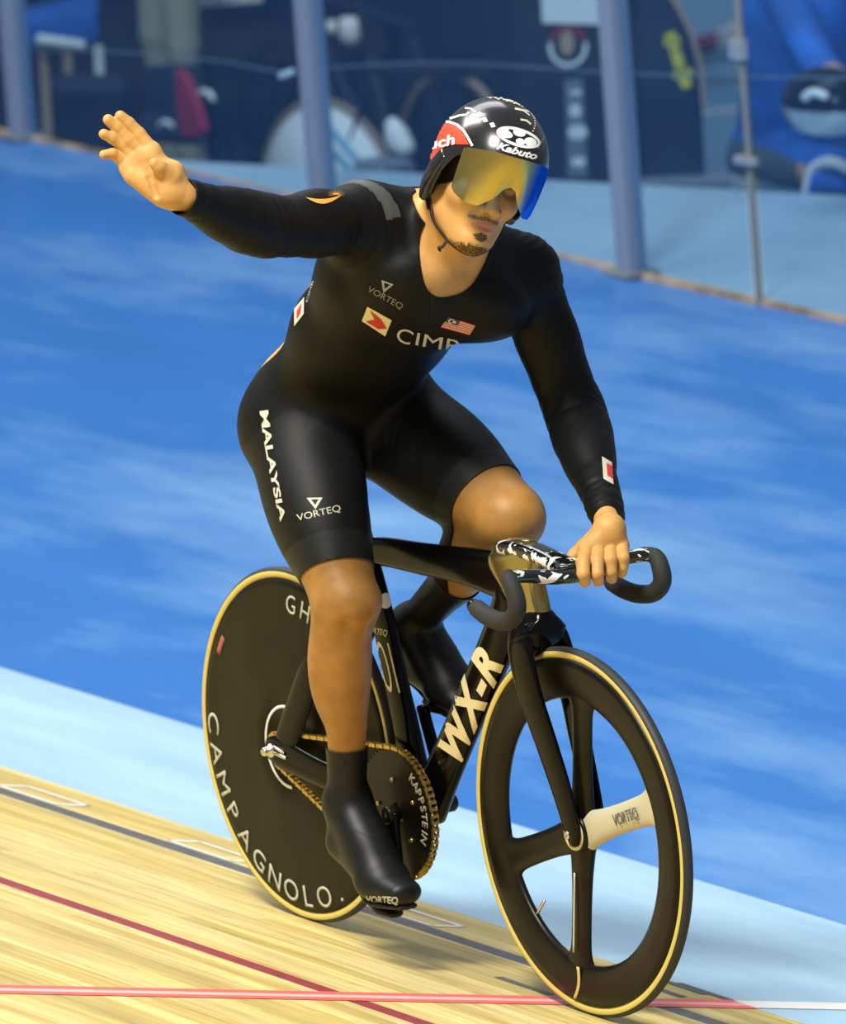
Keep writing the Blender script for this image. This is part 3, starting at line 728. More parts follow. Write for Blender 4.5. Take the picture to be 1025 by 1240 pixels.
def arm(sh, el, wr, up):
    d1 = (el-sh); d2 = (wr-el)
    return [SEG(sh, el, .052, .041, k=.035), ELL(sh+d1*.45+up*.010, A(.085, .040, .046), basis(d1, up), k=.03), ELL(sh+d1*.5-up*.012, A(.085, .038, .040), basis(d1, up), k=.03),
            SEG(el, wr, .043, .0245, k=.03, L=None), ELL(el+d2*.30, A(.095, .043, .042), basis(d2, up), k=.03), ELL(el+d2*.45-up*.010, A(.10, .034, .034), basis(d2, up), k=.03), SEG(el-d1*.22-up*.006, el+d2*.22-up*.006, .0415, .0415, k=.03),
            SEG(el+d2*.75, wr+d2*.16, .026, .0235, k=.02, L=np.cross(d2, up), sL=1.15)]
arms = arm(J['rsh'], J['rel'], J['rwr'], A(.1, 0, 1))+arm(J['lsh'], J['lel'], J['lwr'], A(.6, .2, .6))
def leg(hip, kn, an, s, big=1.0):
    d1 = kn-hip; d2 = an-kn; f1 = np.cross(d1, A(0, 1, 0)); f1 = -f1 if f1@A(1, 0, .6) < 0 else f1; f1 /= np.linalg.norm(f1)
    f2 = np.cross(d2, A(0, 1, 0)); f2 = -f2 if f2@A(1, 0, 0) < 0 else f2; f2 /= np.linalg.norm(f2); lat = A(0, s, 0)
    return [SEG(hip+d1*.05, kn-d1*.02, .094, .059*big, k=.04),
            ELL(hip+d1*.42+f1*.022+lat*.012, A(.175, .078, .074), basis(d1, f1), k=.04),
            ELL(hip+d1*.40-f1*.030, A(.16, .072, .062), basis(d1, f1), k=.04),
            ELL(hip+d1*.22-lat*.018, A(.13, .072, .070), basis(d1, f1), k=.04),
            ELL(kn-d1*.20+f1*.022+lat*.018, A(.070, .034*big, .030*big), basis(d1, f1), k=.025), ELL(kn-d1*.13+f1*.014-lat*.024, A(.05, .026, .026), basis(d1, f1), k=.025),
            ELL(kn+f1*.014+f2*.014, A(.052, .050, .047), k=.03), ELL(kn+(f1+f2)*.029, A(.024, .026, .026), k=.008), ELL(kn+f2*.050+d2*.055+A(0, .030, 0), A(.016, .014, .020), k=.02, op='sub'), ELL(kn+f2*.050+d2*.055-A(0, .030, 0), A(.016, .014, .020), k=.02, op='sub'),
            SEG(kn+d2*.03, an, .048, .029, k=.03),
            ELL(kn+d2*.10+f2*.026, A(.028, .014, .016), basis(d2, f2), k=.02),
            ELL(kn+d2*.30-f2*.022-lat*.012, A(.110, .042, .042), basis(d2, f2), k=.03), ELL(kn+d2*.30-f2*.016+lat*.024, A(.110, .040, .040), basis(d2, f2), k=.03),
            ELL(kn+d2*.35+f2*.010+lat*.012, A(.12, .030, .030), basis(d2, f2), k=.03)]
legs = leg(J['rhip'], J['rknee'], J['rank'], -1)+leg(J['lhip'], J['lknee'], J['lank'], 1, 1.14)
def foot(an, heel, ball, toe, lat):
    up = np.cross(ball-heel, lat); up = up if up[2] > 0 else -up; up /= np.linalg.norm(up)
    return [SEG(an, heel, .030, .030, k=.02), SEG(heel, ball, .030, .030, k=.025, L=lat, sL=1.25), SEG(ball, toe, .030, .020, k=.02, L=lat, sL=1.55),
            SEG(an+up*.0, ball+up*.012, .034, .026, k=.03, L=lat, sL=1.15), ELL((an*.45+ball*.55)+up*.010, A(.055, .034, .03), basis(ball-an, up), k=.03)]
RF = dict(heel=at_y(423, 1018, -.125), ball=at_y(462, 1066, -.128), toe=at_y(489, 1081, -.13))
LF = dict(heel=A(.172, .125, .520), ball=A(.325, .128, .475), toe=A(.385, .128, .448))
feet = foot(J['rank'], RF['heel'], RF['ball'], RF['toe'], A(0, 1, 0))+foot(J['lank'], LF['heel'], LF['ball'], LF['toe'], A(0, 1, 0))
fld = Field((-.06, -.72, .10), (1.02, .36, 1.605), .0048); fld.apply(torso+neck+arms+legs+feet)
BV, BF = fld.mesh(0.0); BV = relax(BV, BF, 2)
CV, CF = fld.mesh(.0030); CV = relax(CV, CF, 2)
# bones for limb membership
BONES = [('rthigh', 'rhip', 'rknee'), ('rshank', 'rknee', 'rank'), ('lthigh', 'lhip', 'lknee'), ('lshank', 'lknee', 'lank'), ('rup', 'rsh', 'rel'), ('rfore', 'rel', 'rwr'), ('lup', 'lsh', 'lel'), ('lfore', 'lel', 'lwr')]
extra = dict(rfoot=(J['rank'], RF['toe']), lfoot=(J['lank'], LF['toe']), spine=(J['pelvis'], J['chest']), spine2=(J['chest'], J['neckb']), head=(J['neckb'], HC), rhand=(J['rwr'], J['rwr']+(J['rwr']-J['rel'])*.3), lhand=(J['lwr'], J['lwr']+(J['lwr']-J['lel'])*.2))
segs = {n: (J[a], J[b]) for n, a, b in BONES}; segs.update(extra); names = list(segs)
def labels(V):
    D = []
    for n in names:
        a, b = segs[n]; ab = b-a; t = np.clip((V-a)@ab/(ab@ab), 0, 1); D.append(np.linalg.norm(V-(a+t[:, None]*ab), axis=1)-(.04 if n.startswith('spine') else 0))
    return np.array(D).argmin(0)
def isin(lab, *ns): return np.isin(lab, [names.index(n) for n in ns])
def plane_cut(V, lab, pt, nrm, *limbs):
    "distance behind a plane for vertices of the limbs, large elsewhere"
    g = -((V-pt)@(nrm/np.linalg.norm(nrm))); return np.where(isin(lab, *limbs), g, 1.0)
def bone_dir(a, b): d = J[b]-J[a]; return d/np.linalg.norm(d)
HEM = {}
HEM['rw'] = (at_px(J['rwr'], 215, 240), bone_dir('rel', 'rwr')+cam_f*.3, ('rfore', 'rhand'))
HEM['lw'] = (at_px(J['lwr'], 734, 637), bone_dir('lel', 'lwr')+cam_f*.75, ('lfore', 'lhand'))
HEM['rt'] = (at_px(J['rknee']*.72+J['rhip']*.28, 418, 697), bone_dir('rhip', 'rknee')+A(.0, 0, -.32), ('rthigh', 'rshank', 'rfoot'))
HEM['lt'] = (at_px(J['lknee']*.8+J['lhip']*.2, 592, 605), bone_dir('lhip', 'lknee')+A(.0, 0, -.15), ('lthigh', 'lshank', 'lfoot'))
NO = at_px(J['neckb'], 556, 262, .02)                      # neck opening
def neck_g(V):
    d = V-NO; fwd = A(.80, -.30, -.45); fwd /= np.linalg.norm(fwd)
    q = d-np.outer(d@fwd, fwd)
    L = hl*.0+SH; L = L-fwd*(L@fwd); L /= np.linalg.norm(L); U = np.cross(fwd, L); U = U if U[2] > 0 else -U
    a = q@L; b = q@U; r = np.sqrt((a/.078)**2+(np.where(b > 0, b/.12, b/.112))**2)
    e = np.where((V-J['neckb'])@(-cam_f) > -.010, (r-1)*.08, 1.0)
    nd = HC-J['neckb']; nd = nd/np.linalg.norm(nd)
    ax = (V-J['neckb'])@nd; rad = np.linalg.norm((V-J['neckb'])-np.outer(ax, nd), axis=1)
    return np.minimum(e, np.where(rad < .105, .058-ax, 1.0))
lab = labels(CV)
def merge(parts):
    V = []; F = []
    for v, f in parts:
        n = len(V); V += list(map(tuple, v)); F += [tuple(i+n for i in q) for q in f]
    return V, F
# skin surface of the whole body
blab = labels(BV); g = np.minimum.reduce([((BV-(J[b]+ (J[b]-J[a])*.0))@-bone_dir(a, b)) if False else np.ones(len(BV)) for a, b in [('rel', 'rwr')]])
gw = np.minimum(plane_cut(BV, blab, J['rwr'], bone_dir('rel', 'rwr'), 'rfore', 'rhand'), plane_cut(BV, blab, J['lwr']-bone_dir('lel', 'lwr')*.004, bone_dir('lel', 'lwr'), 'lfore', 'lhand'))
gn = np.where(isin(blab, 'head', 'spine2', 'spine'), neck_g(BV)+.020, 1.0)
front = np.ones(len(BV))
BV1, BF1 = clip(BV, BF, np.minimum(gw, gn))

# ---- head, 2 mm detail
face = [
 ELL(hd(-.012, 0, .030), A(.094, .073, .090), HR, k=.02), ELL(hd(.022, 0, -.030), A(.064, .060, .080), HR, k=.03),
 SEG(hd(-.012, .056, -.050), hd(.050, .024, -.098), .018, .018, k=.03), SEG(hd(-.012, -.056, -.050), hd(.050, -.024, -.098), .018, .018, k=.03),
 SEG(hd(.0, 0, -.075), hd(.060, 0, -.098), .038, .024, k=.03), ELL(hd(.071, 0, -.102), A(.020, .024, .019), HR, k=.018),
 ELL(hd(.050, .040, -.028), A(.030, .026, .024), HR, k=.02), ELL(hd(.050, -.040, -.028), A(.030, .026, .024), HR, k=.02),
 ELL(hd(.066, .030, .030), A(.022, .032, .014), HR, k=.015), ELL(hd(.066, -.030, .030), A(.022, .032, .014), HR, k=.015),
 ELL(hd(.086, .031, .008), A(.016, .020, .014), HR, k=.012, op='sub'), ELL(hd(.086, -.031, .008), A(.016, .020, .014), HR, k=.012, op='sub'),
 ELL(hd(.066, .031, .006), A(.014, .015, .013), HR, k=.004), ELL(hd(.066, -.031, .006), A(.014, .015, .013), HR, k=.004),
 SEG(hd(.072, 0, .018), hd(.100, 0, -.026), .0095, .0110, k=.010), ELL(hd(.104, 0, -.031), A(.0140, .0120, .0110), HR, k=.006),
 ELL(hd(.092, .0150, -.035), A(.0130, .0080, .0085), HR, k=.004), ELL(hd(.092, -.0150, -.035), A(.0130, .0080, .0085), HR, k=.004),
 ELL(hd(.103, .0078, -.0425), A(.0075, .0048, .0050), HR, k=.003, op='sub'), ELL(hd(.103, -.0078, -.0425), A(.0075, .0048, .0050), HR, k=.003, op='sub'),
 ELL(hd(.074, 0, -.058), A(.019, .028, .020), HR, k=.014),
 ELL(hd(.0825, .007, -.0605), A(.0105, .0150, .0045), HR, k=.004), ELL(hd(.0825, -.007, -.0605), A(.0105, .0150, .0045), HR, k=.004),
 ELL(hd(.0820, 0, -.0715), A(.0115, .0190, .0062), HR, k=.004),
 ('seg', .003, 'sub', hd(.0950, -.022, -.0665), hd(.0950, .022, -.0665), .0034, .0034, None, 1),
 ELL(hd(.078, 0, -.0835), A(.006, .020, .0045), HR, k=.006, op='sub'),
]
for s in (-1, 1):
    face += [ELL(hd(-.018, s*.073, -.005), A(.017, .008, .030), HR, k=.008), ELL(hd(-.014, s*.081, -.002), A(.010, .006, .018), HR, k=.004, op='sub')]
def drop(p):
    c = HR@(np.array(p[3])-HC)
    if c[0] > .071 and abs(c[1]) < .03 and -.086 < c[2] < -.018:
        p = list(p); p[3] = np.array(p[3])-hh*.0045
        if p[0] == 'seg': p[4] = np.array(p[4])-hh*.0045
        p = tuple(p)
    return p
face = [drop(p) for p in face]
hf = Field(HC-A(.17, .16, .30), HC+A(.16, .16, .16), .0021); hf.apply(torso+neck+face)
HV, HF = hf.mesh(0.0); HV = relax(HV, HF, 1)
lo = hf.lo+.012; hi = hf.lo+hf.h*(hf.n-1)-.012
gbox = np.minimum(HV-lo, hi-HV).min(1)
gnk = np.where((HV-J['neckb'])@(HC-J['neckb']) > .055*.2, 1.0, .036-neck_g(HV))
HV1, HF1 = clip(HV, HF, np.minimum(gbox, gnk))
# ---- hands, 1.5 mm detail
W0 = J['rwr']; hp = lambda x, y, s=0: at_px(W0, x, y, s)
def hx(cx, cy): return 100+cx/7.32, 120+cy/7.32
def H(cx, cy, s=0): x, y = hx(cx, cy); return hp(x, y, s)
fd1 = bone_dir('rel', 'rwr')
rw2 = H(810, 850, .0)
rhand = [SEG(J['rwr']-fd1*.05, J['rwr']-fd1*.006, .0215, .0220, k=.008), SEG(J['rwr'], rw2, .0225, .0245, k=.012)]
mcp = dict(i=H(612, 450, .004), m=H(530, 480, .000), r=H(455, 535, -.002), p=H(392, 600, .0))
for k, b in mcp.items(): rhand.append(SEG(rw2, b, .0175, .0125 if k != 'p' else .0115, k=.014))
rhand += [SEG(mcp['i'], mcp['m'], .0125, .0125, k=.012), SEG(mcp['m'], mcp['r'], .0125, .0125, k=.012), SEG(mcp['r'], mcp['p'], .0120, .0115, k=.012),
          SEG(H(690, 850, .012), H(440, 690, .008), .018, .013, k=.018), SEG(H(790, 810, .010), H(770, 650, .012), .022, .019, k=.018), SEG(H(850, 830, 0), H(820, 640, 0), .019, .016, k=.016),
          SEG(H(640, 740, -.002), H(560, 560, -.002), .020, .016, k=.02), SEG(H(700, 700, 0), H(620, 520, 0), .020, .014, k=.02)]
fing = dict(i=[(500, 310, .006, .0120), (410, 215, .008, .0108), (335, 150, .012, .0095)], m=[(405, 360, .006, .0120), (305, 250, .010, .0106), (228, 182, .016, .0094)],
            r=[(350, 410, .004, .0108), (265, 345, .012, .0098), (188, 310, .018, .0088)], p=[(335, 530, .004, .0098), (265, 482, .012, .0088), (188, 492, .018, .0078)])
for k, ch_ in fing.items():
    p0, r0 = mcp[k], .0130 if k != 'p' else .0112
    for x, y, s, r in ch_:
        q = H(x, y, s); rhand.append(SEG(p0, q, r0, r, k=.0035)); p0, r0 = q, r
th = [(790, 690, .018, .0150), (735, 640, .026, .0125), (680, 605, .036, .0108), (635, 568, .042, .0090)]
p0, r0 = H(820, 760, .004), .018
for x, y, s, r in th: q = H(x, y, s); rhand.append(SEG(p0, q, r0, r, k=.008)); p0, r0 = q, r
for a_, b_, r_ in (((585, 560), (600, 700), .0028), ((600, 700), (650, 850), .0028), ((430, 560), (560, 640), .0022), ((470, 480), (400, 580), .0018)): rhand.append(SEG(H(*a_, .031), H(*b_, .031), r_, r_, k=.006))[:0] if False else rhand.append(('seg', .006, 'sub', H(*a_, .029), H(*b_, .029), r_*2, r_*2, None, 1))
rhand = rhand
pts_ = np.array([p[3] for p in rhand]+[p[4] for p in rhand if p[0] == 'seg'])
rf = Field(pts_.min(0)-.03, pts_.max(0)+.03, .0015); rf.apply(rhand); RV, RFc = rf.mesh(0); RV = relax(RV, RFc, 1)
RV, RFc = clip(RV, RFc, (RV-(J['rwr']-fd1*.035))@fd1)
# left hand gripping the bar
BARP = lambda y: A(BX-.006, y, BZ)
def G(cx, cy, s=0): return at_px(BARP(.10), 670+cx/6.406, 560+cy/6.406, s)
fl1 = bone_dir('lel', 'lwr'); lwp = J['lwr']
mc = dict(i=G(262, 672, .030), m=G(350, 655, .020), r=G(435, 650, .010), p=G(525, 645, .004))
lhand = [SEG(lwp-fl1*.05, lwp, .0220, .0228, k=.008), SEG(lwp, G(430, 520, .008), .0235, .024, k=.012)]
for k, b in mc.items(): lhand.append(SEG(G(440, 520, .006), b, .022, .0140, k=.014))
lhand += [SEG(mc['i'], mc['m'], .0135, .0135, k=.01), SEG(mc['m'], mc['r'], .0135, .0135, k=.01), SEG(mc['r'], mc['p'], .0135, .0130, k=.01)]
fb = dict(i=[(232, 775, .074, .0128), (236, 865, .088, .0118), (248, 925, .068, .0105)], m=[(342, 770, .062, .0125), (345, 865, .072, .0115), (352, 920, .052, .0105)],
          r=[(446, 760, .050, .0122), (450, 850, .050, .0112), (457, 898, .026, .0100)], p=[(545, 740, .038, .0112), (540, 812, .034, .0102), (534, 858, .014, .0092)])
for k, ch_ in fb.items():
    p0, r0 = mc[k], .0138
    for x, y, s, r in ch_: q = G(x, y, s); lhand.append(SEG(p0, q, r0, r, k=.0025)); p0, r0 = q, r
p0, r0 = G(340, 590, .0), .020
for x, y, s, r in [(240, 670, -.004, .0155), (175, 712, -.006, .0120), (140, 745, .002, .0105)]: q = G(x, y, s); lhand.append(SEG(p0, q, r0, r, k=.006)); p0, r0 = q, r
pts_ = np.array([p[3] for p in lhand]+[p[4] for p in lhand])
lf_ = Field(pts_.min(0)-.03, pts_.max(0)+.03, .0015); lf_.apply(lhand); LV, LFc = lf_.mesh(0); LV = relax(LV, LFc, 1)
LV, LFc = clip(LV, LFc, (LV-(lwp-fl1*.045))@fl1)
V, F = merge([(BV1, BF1), (HV1, HF1), (RV, RFc), (LV, LFc)])
# skin tone per face: browner legs, lips
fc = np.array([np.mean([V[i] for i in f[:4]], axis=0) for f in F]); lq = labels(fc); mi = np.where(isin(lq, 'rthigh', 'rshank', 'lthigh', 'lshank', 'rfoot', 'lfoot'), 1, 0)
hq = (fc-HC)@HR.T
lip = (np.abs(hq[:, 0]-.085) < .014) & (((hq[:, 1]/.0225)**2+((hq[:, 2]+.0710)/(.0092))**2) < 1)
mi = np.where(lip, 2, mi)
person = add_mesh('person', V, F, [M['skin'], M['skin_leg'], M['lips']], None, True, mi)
tag(person, 'cyclist in black skinsuit waving one open hand while gripping the bar with the other', 'person')
# ---- facial hair
def patch(name, sel, m, parent):
    idx = [f for f, s in zip(HF1, sel) if s]; used = sorted({i for f in idx for i in f}); mp = {a: i for i, a in enumerate(used)}
    c = np.array([HV1[i] for i in used]); hfm.apply if False else None
    d = c-(HC+hh*-.05); d /= np.linalg.norm(d, axis=1)[:, None]
    return add_mesh(name, c+d*.0009, [tuple(mp[i] for i in f) for f in idx], m, parent)
hfm = None
fc1 = np.array([np.mean([HV1[i] for i in f], axis=0) for f in HF1]); q = (fc1-HC)@HR.T; rn = np.random.rand(len(q))
def hairy(name, col, thr):
    m = mat(name, col, .7); nt = m.node_tree; tc = nt.nodes.new('ShaderNodeTexCoord'); n = nt.nodes.new('ShaderNodeTexNoise'); n.inputs['Scale'].default_value = 700; n.inputs['Detail'].default_value = 1
    r = nt.nodes.new('ShaderNodeValToRGB'); r.color_ramp.elements[0].position = thr-.06; r.color_ramp.elements[1].position = thr+.06
    nt.links.new(tc.outputs['Object'], n.inputs['Vector']); nt.links.new(n.outputs['Fac'], r.inputs[0]); nt.links.new(r.outputs[0], nt.nodes['Principled BSDF'].inputs['Alpha']); return m
M['stubble'] = hairy('stubble', (.035, .020, .012), .46)
gt = (q[:, 0] > .045) & (((((np.abs(q[:, 1])/.012)**2+((q[:, 2]+.0885)/.0065)**2) < .8+.8*rn)) | (((q[:, 1]/.034)**2+((q[:, 2]+.1150)/.0100)**2) < .6+.9*rn))
patch('goatee', gt, M['stubble'], person)
mu = (q[:, 0] > .072) & (np.abs(q[:, 1]) < .030) & (np.abs(q[:, 2]+.0550+.14*np.abs(q[:, 1])) < .0022+.0016*rn)
patch('moustache', mu, hairy('moustache', (.10, .055, .03), .50), person)
for s in (-1, 1):
    eb = (q[:, 0] > .05) & (np.abs(q[:, 1]*s-.032) < .020) & (np.abs(q[:, 2]-.030+.1*(q[:, 1]*s-.03)) < .0045); patch('eyebrow', eb, M['hair'], person)
side_ = (q[:, 2] > -.030+.35*np.maximum(q[:, 0], 0)) & (np.abs(q[:, 1]) > .040) & (q[:, 0] < .056)
hair = side_ | (q[:, 2] > -.035) & (q[:, 0] < .0) & (q[:, 2] > -.035+.0*q[:, 0]) & (q[:, 2]-q[:, 0]*1.2 > .015)
patch('hair', hair, M['hair'], person)

# ---- skinsuit
gs = [plane_cut(CV, lab, HEM[k][0], HEM[k][1], *HEM[k][2]) for k in HEM]
gs.append(np.where(isin(lab, 'head', 'spine2', 'spine'), neck_g(CV), 1.0)); 
gh = np.where((CV-HC)@hh > -.085, -1, 1)
SV, SF = clip(CV, CF, np.minimum.reduce(gs))
comp = None
def largest(V, F):
    n = len(V); par = np.arange(n)
    def find(a):
        while par[a] != a: par[a] = par[par[a]]; a = par[a]
        return a
    for f in F:
        r = find(f[0])
        for i in f[1:]: par[find(i)] = r
    root = np.array([find(f[0]) for f in F]); u, c = np.unique(root, return_counts=True); b = u[c.argmax()]
    F = [f for f, r in zip(F, root) if r == b]; used = sorted({i for f in F for i in f}); mp = {a: i for i, a in enumerate(used)}
    return V[used], [tuple(mp[i] for i in f) for f in F]
SV, SF = largest(SV, SF)
fc2 = np.array([np.mean([SV[i] for i in f], axis=0) for f in SF]); l2 = labels(fc2)
def beyond(pt, nrm, *limbs): return isin(l2, *limbs) & (((fc2-pt)@(nrm/np.linalg.norm(nrm))) > 0)
grey = beyond(HEM['rt'][0]-bone_dir('rhip', 'rknee')*.055, HEM['rt'][1], 'rthigh') | beyond(HEM['lt'][0]-bone_dir('lhip', 'lknee')*.045, HEM['lt'][1], 'lthigh') | beyond(HEM['lw'][0]-bone_dir('lel', 'lwr')*.033, HEM['lw'][1], 'lfore')
back = isin(l2, 'spine', 'rthigh', 'spine2') & (((fc2-A(.175, 0, 1.02))@A(-.62, 0, .78)) > .052) & (fc2[:, 0] < .37) & (fc2[:, 0] > .0) & (fc2[:, 1] > -.13)
mi = np.where(grey, 1, 0); mi = np.where(back, 2, mi)
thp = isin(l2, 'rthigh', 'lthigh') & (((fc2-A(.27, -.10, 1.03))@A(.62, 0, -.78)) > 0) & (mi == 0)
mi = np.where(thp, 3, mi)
ad = bone_dir('rsh', 'rel'); ta = (fc2-J['rsh'])@ad; pat = (ta > -.012) & (ta < .020) & (fc2[:, 2] > J['rsh'][2]+.012) & (np.linalg.norm(fc2-J['rsh'], axis=1) < .11) & (mi == 0)  # top side only, where the sheen is painted
mi = np.where(pat, 4, mi)
from mathutils import noise as mnoise
wr = [(J['rsh'], .13, ad), (J['lsh'], .12, bone_dir('lsh', 'lel')), (J['rel'], .09, ad), (J['lel'], .09, bone_dir('lel', 'lwr')), ((J['rhip']+J['lhip'])/2+A(.09, 0, -.01), .13, A(1, 0, 0)), (J['rwr'], .08, bone_dir('rel', 'rwr')), (J['lwr'], .08, bone_dir('lel', 'lwr'))]
disp = np.zeros_like(SV)
for c_w, rad_, dr in wr:
    dd_ = np.linalg.norm(SV-c_w, axis=1)
    for i in np.nonzero(dd_ < rad_*1.3)[0]:
        v = SV[i]-c_w; u = v@dr; q = v*9; q = q+dr*u*55; w_ = max(0, 1-dd_[i]/(rad_*1.3)); nv = mnoise.noise(Vector(q))
        ctr = c_w+dr*u; n_ = SV[i]-ctr; n_ /= max(np.linalg.norm(n_), 1e-6); disp[i] += n_*(1-abs(nv)*3)*.0016*min(1, w_*2)
SV = SV+disp
suit = add_mesh('skinsuit', SV, SF, [M['suit'], M['suit_grey'], M['orange'], M['suit_thigh'], M['suit_sheen']], person, True, mi, solid=.0022)
# seams: thin raised lines where panels meet (thigh bands, cuff, shoulder)
def band(name, pt, nrm, limbs, m, w=.0016, off=.0006):
    nrm = nrm/np.linalg.norm(nrm); lb = labels(SV); ok = isin(lb, *limbs); d = (SV-pt)@nrm; g = np.where(ok, w-np.abs(d), -1)
    v, f = clip(SV, SF, g)
    if len(f) == 0: return
    return add_mesh(name, v, f, m, suit)
sbvh = BVHTree.FromPolygons([tuple(v) for v in SV], [list(f) for f in SF])
# ---- long shoe covers over the feet
lowr = [('r', at_px(J['rank'], 413, 896), A(-.05, 0, -1), ('rshank', 'rfoot')), ('l', at_px(J['lank']*.5+J['lknee']*.5, 555, 718, 0), bone_dir('lknee', 'lank'), ('lshank', 'lfoot'))]
DV, DF = fld.mesh(.0042); DV = relax(DV, DF, 2); dl = labels(DV); covers = []
for s, pt, nr, lm in lowr:
    g = np.where(isin(dl, *lm), (DV-pt)@(nr/np.linalg.norm(nr)), -1.0); v, f = clip(DV, DF, g); v, f = largest(v, f)
    covers.append(add_mesh('shoe_cover', v, f, M['cover'], person, solid=.002))
    F_ = RF if s == 'r' else LF
    sole = Mesh(); dn = A(0, 0, -1)
    sole.add(*loft([F_['heel']+A(-.010, 0, -.036), F_['heel']*.55+F_['ball']*.45+A(0, 0, -.033), F_['ball']+A(0, 0, -.036), F_['toe']+A(.012, 0, -.024)], [.022, .024, .036, .020], [.0055]*4, n=18, e=3))
    sole.build('shoe_sole', M['strap'], covers[-1])
    sm = clip(v, f, .0012-np.abs((v-(F_['heel']*.75+F_['ball']*.25+A(0, 0, .07)))@(A(.35, 0, 1)/1.06)))
    if len(sm[1]):
        vv = sm[0]; add_mesh('ankle_seam', vv+ (vv-(J['rank'] if s == 'r' else J['lank']))*.012, sm[1], M['suit_grey'], covers[-1])
# ---- zip
z = [at_px(J['neckb'], 523+i*.3, 344+i*3.0, .3) for i in range(26)]
V = []
for i in range(12):
    for w in (-.6, .6):
        d = Vector(ray(523.5-i*.15+w, 344+i*3.2)).normalized(); r = sbvh.ray_cast(Vector(cam_pos), d)
        V.append(tuple(r[0]+r[1]*.0010) if r[0] else V[-1])
add_mesh('zip', V, [(2*i, 2*i+1, 2*i+3, 2*i+2) for i in range(11)], M['suit_grey'], suit, solid=.001)
d = Vector(ray(523.5, 346)).normalized(); r = sbvh.ray_cast(Vector(cam_pos), d)
if r[0]:
    V, F = loft([r[0]+r[1]*.003+Vector((0, 0, .006)), r[0]+r[1]*.004-Vector((0, 0, .007))], .003, .0018, n=12, sub=1); add_mesh('zip_puller', V, F, M['gold'], suit)
# ---- printing on the suit
def vtri():   # the triangular mark above the lettering
    return [[(-.5, 1), (.5, 1), (0, 0)][i] for i in range(3)]
def tri_mark(cx, cy, w, h, rot, m, bv, par):
    P = []; o = [(-.5, .5), (.62, .42), (.02, -.6)]; i_ = [(-.22, .34), (.34, .30), (.03, -.22)]
    for k in range(3):
        a, b = o[k], o[(k+1) % 3]; c, d = i_[(k+1) % 3], i_[k]; P.append([a, b, c, d])
    V2, F2 = shape2d(P, .2); c, s = math.cos(rot), math.sin(rot)
    print_on('emblem', V2, F2, lambda x, y: (cx+(x*c+y*s)*w, cy+(x*s-y*c)*h), bv, m, par)
V2, F2 = text2d('VORTEQ'); print_on('lettering', V2, F2, line_map((445, 352), (486, 374), V2, 7), sbvh, M['print_dim'], suit)
tri_mark(467, 347, 14, 13, .3, M['print_dim'], sbvh, suit)
q_ = [(438.5, 388.3), (466.8, 406.8), (474.6, 387.3), (445.4, 371)]
V2, F2 = shape2d(rect2(0, 0, 1, 1)); print_on('emblem', V2, F2, quad_map(q_), sbvh, M['cream'], suit, .0010)
V2, F2 = shape2d([[(.15, .88), (.62, .75), (.95, .45), (.42, .52)], [(.15, .15), (.42, .52), (.95, .45), (.66, .16)]]); print_on('emblem', V2, F2, quad_map(q_), sbvh, M['print_red'], suit, .0020)
V2, F2 = text2d('C'); print_on('lettering', V2, F2, line_map((478.5, 411), (496, 417.5), V2, 17), sbvh, M['print'], suit)
V2, F2 = text2d('IMB'); print_on('lettering', V2, F2, line_map((503, 417), (556, 427), V2, 15), sbvh, M['print'], suit)
q_ = [(534, 396), (569, 405.5), (576, 393.5), (543, 383)]
for k in range(11):
    V2, F2 = shape2d(rect2(0 if k < 6 else .45, k/11, 1, (k+1)/11)); print_on('flag', V2, F2, quad_map(q_), sbvh, M['print_red'] if k % 2 == 0 else M['print'], suit, .0010)
V2, F2 = shape2d(rect2(0, .52, .46, 1)); print_on('flag', V2, F2, quad_map(q_), sbvh, M['print_blue'], suit, .0012)
V2, F2 = shape2d(ring(.18, .76, .11, .19, .05, 16, .9, 5.4)+disc2(.29, .76, .06, .10, 10)); print_on('flag', V2, F2, quad_map(q_), sbvh, M['cream'], suit, .0020)
V2, F2 = text2d('VORTEQ'); print_on('lettering', V2, F2, line_map((361, 631), (413, 619), V2, 8), sbvh, M['print'], suit)
tri_mark(381, 609, 17, 13, -.1, M['print'], sbvh, suit)
V2, F2 = text2d('MALAYSIA', bold=.03); x0, x1 = V2[:, 0].min(), V2[:, 0].max()
def mal(x, y):
    t = (x-x0)/(x1-x0); cx = 315.5+18*t+7*t*t; cy = 498+134*t
    return cx+(y/V2[:, 1].max())*(10-3*t), cy-1.5*(y/V2[:, 1].max())
print_on('lettering', V2, F2, mal, sbvh, M['print'], suit)
# sleeve star and crescent
P = []
for k in range(10):
    a = math.radians(-20+k*24); P.append([(.12*math.cos(a-.3), .12*math.sin(a-.3)), (math.cos(a), math.sin(a)), (.12*math.cos(a+.3), .12*math.sin(a+.3)), (0, 0)])
V2, F2 = shape2d(P, .2); print_on('emblem', V2, F2, lambda x, y: (407+12*x, 236-6.5*y), sbvh, M['orange'], suit)
P = []
for i in range(18):
    f = lambda t: ((-1+2*t), -.75*math.sin(math.pi*t)); g_ = lambda t: ((-1+2*t), -.28*math.sin(math.pi*t))
    a, b = i/18, (i+1)/18; P.append([f(a), f(b), g_(b), g_(a)] if 0 < i < 17 else ([f(a), f(b), g_(b)] if i == 0 else [f(a), f(b), g_(a)]))
V2, F2 = shape2d(P, .2); print_on('emblem', V2, F2, lambda x, y: (392+22*x, 238-1.5*x-12*y), sbvh, M['orange'], suit)
q_ = [(357, 395), (368.5, 380), (369, 360), (357, 374)]
V2, F2 = shape2d(rect2(0, 0, 1, 1)); print_on('emblem', V2, F2, quad_map(q_), sbvh, M['print'], suit, .0010)
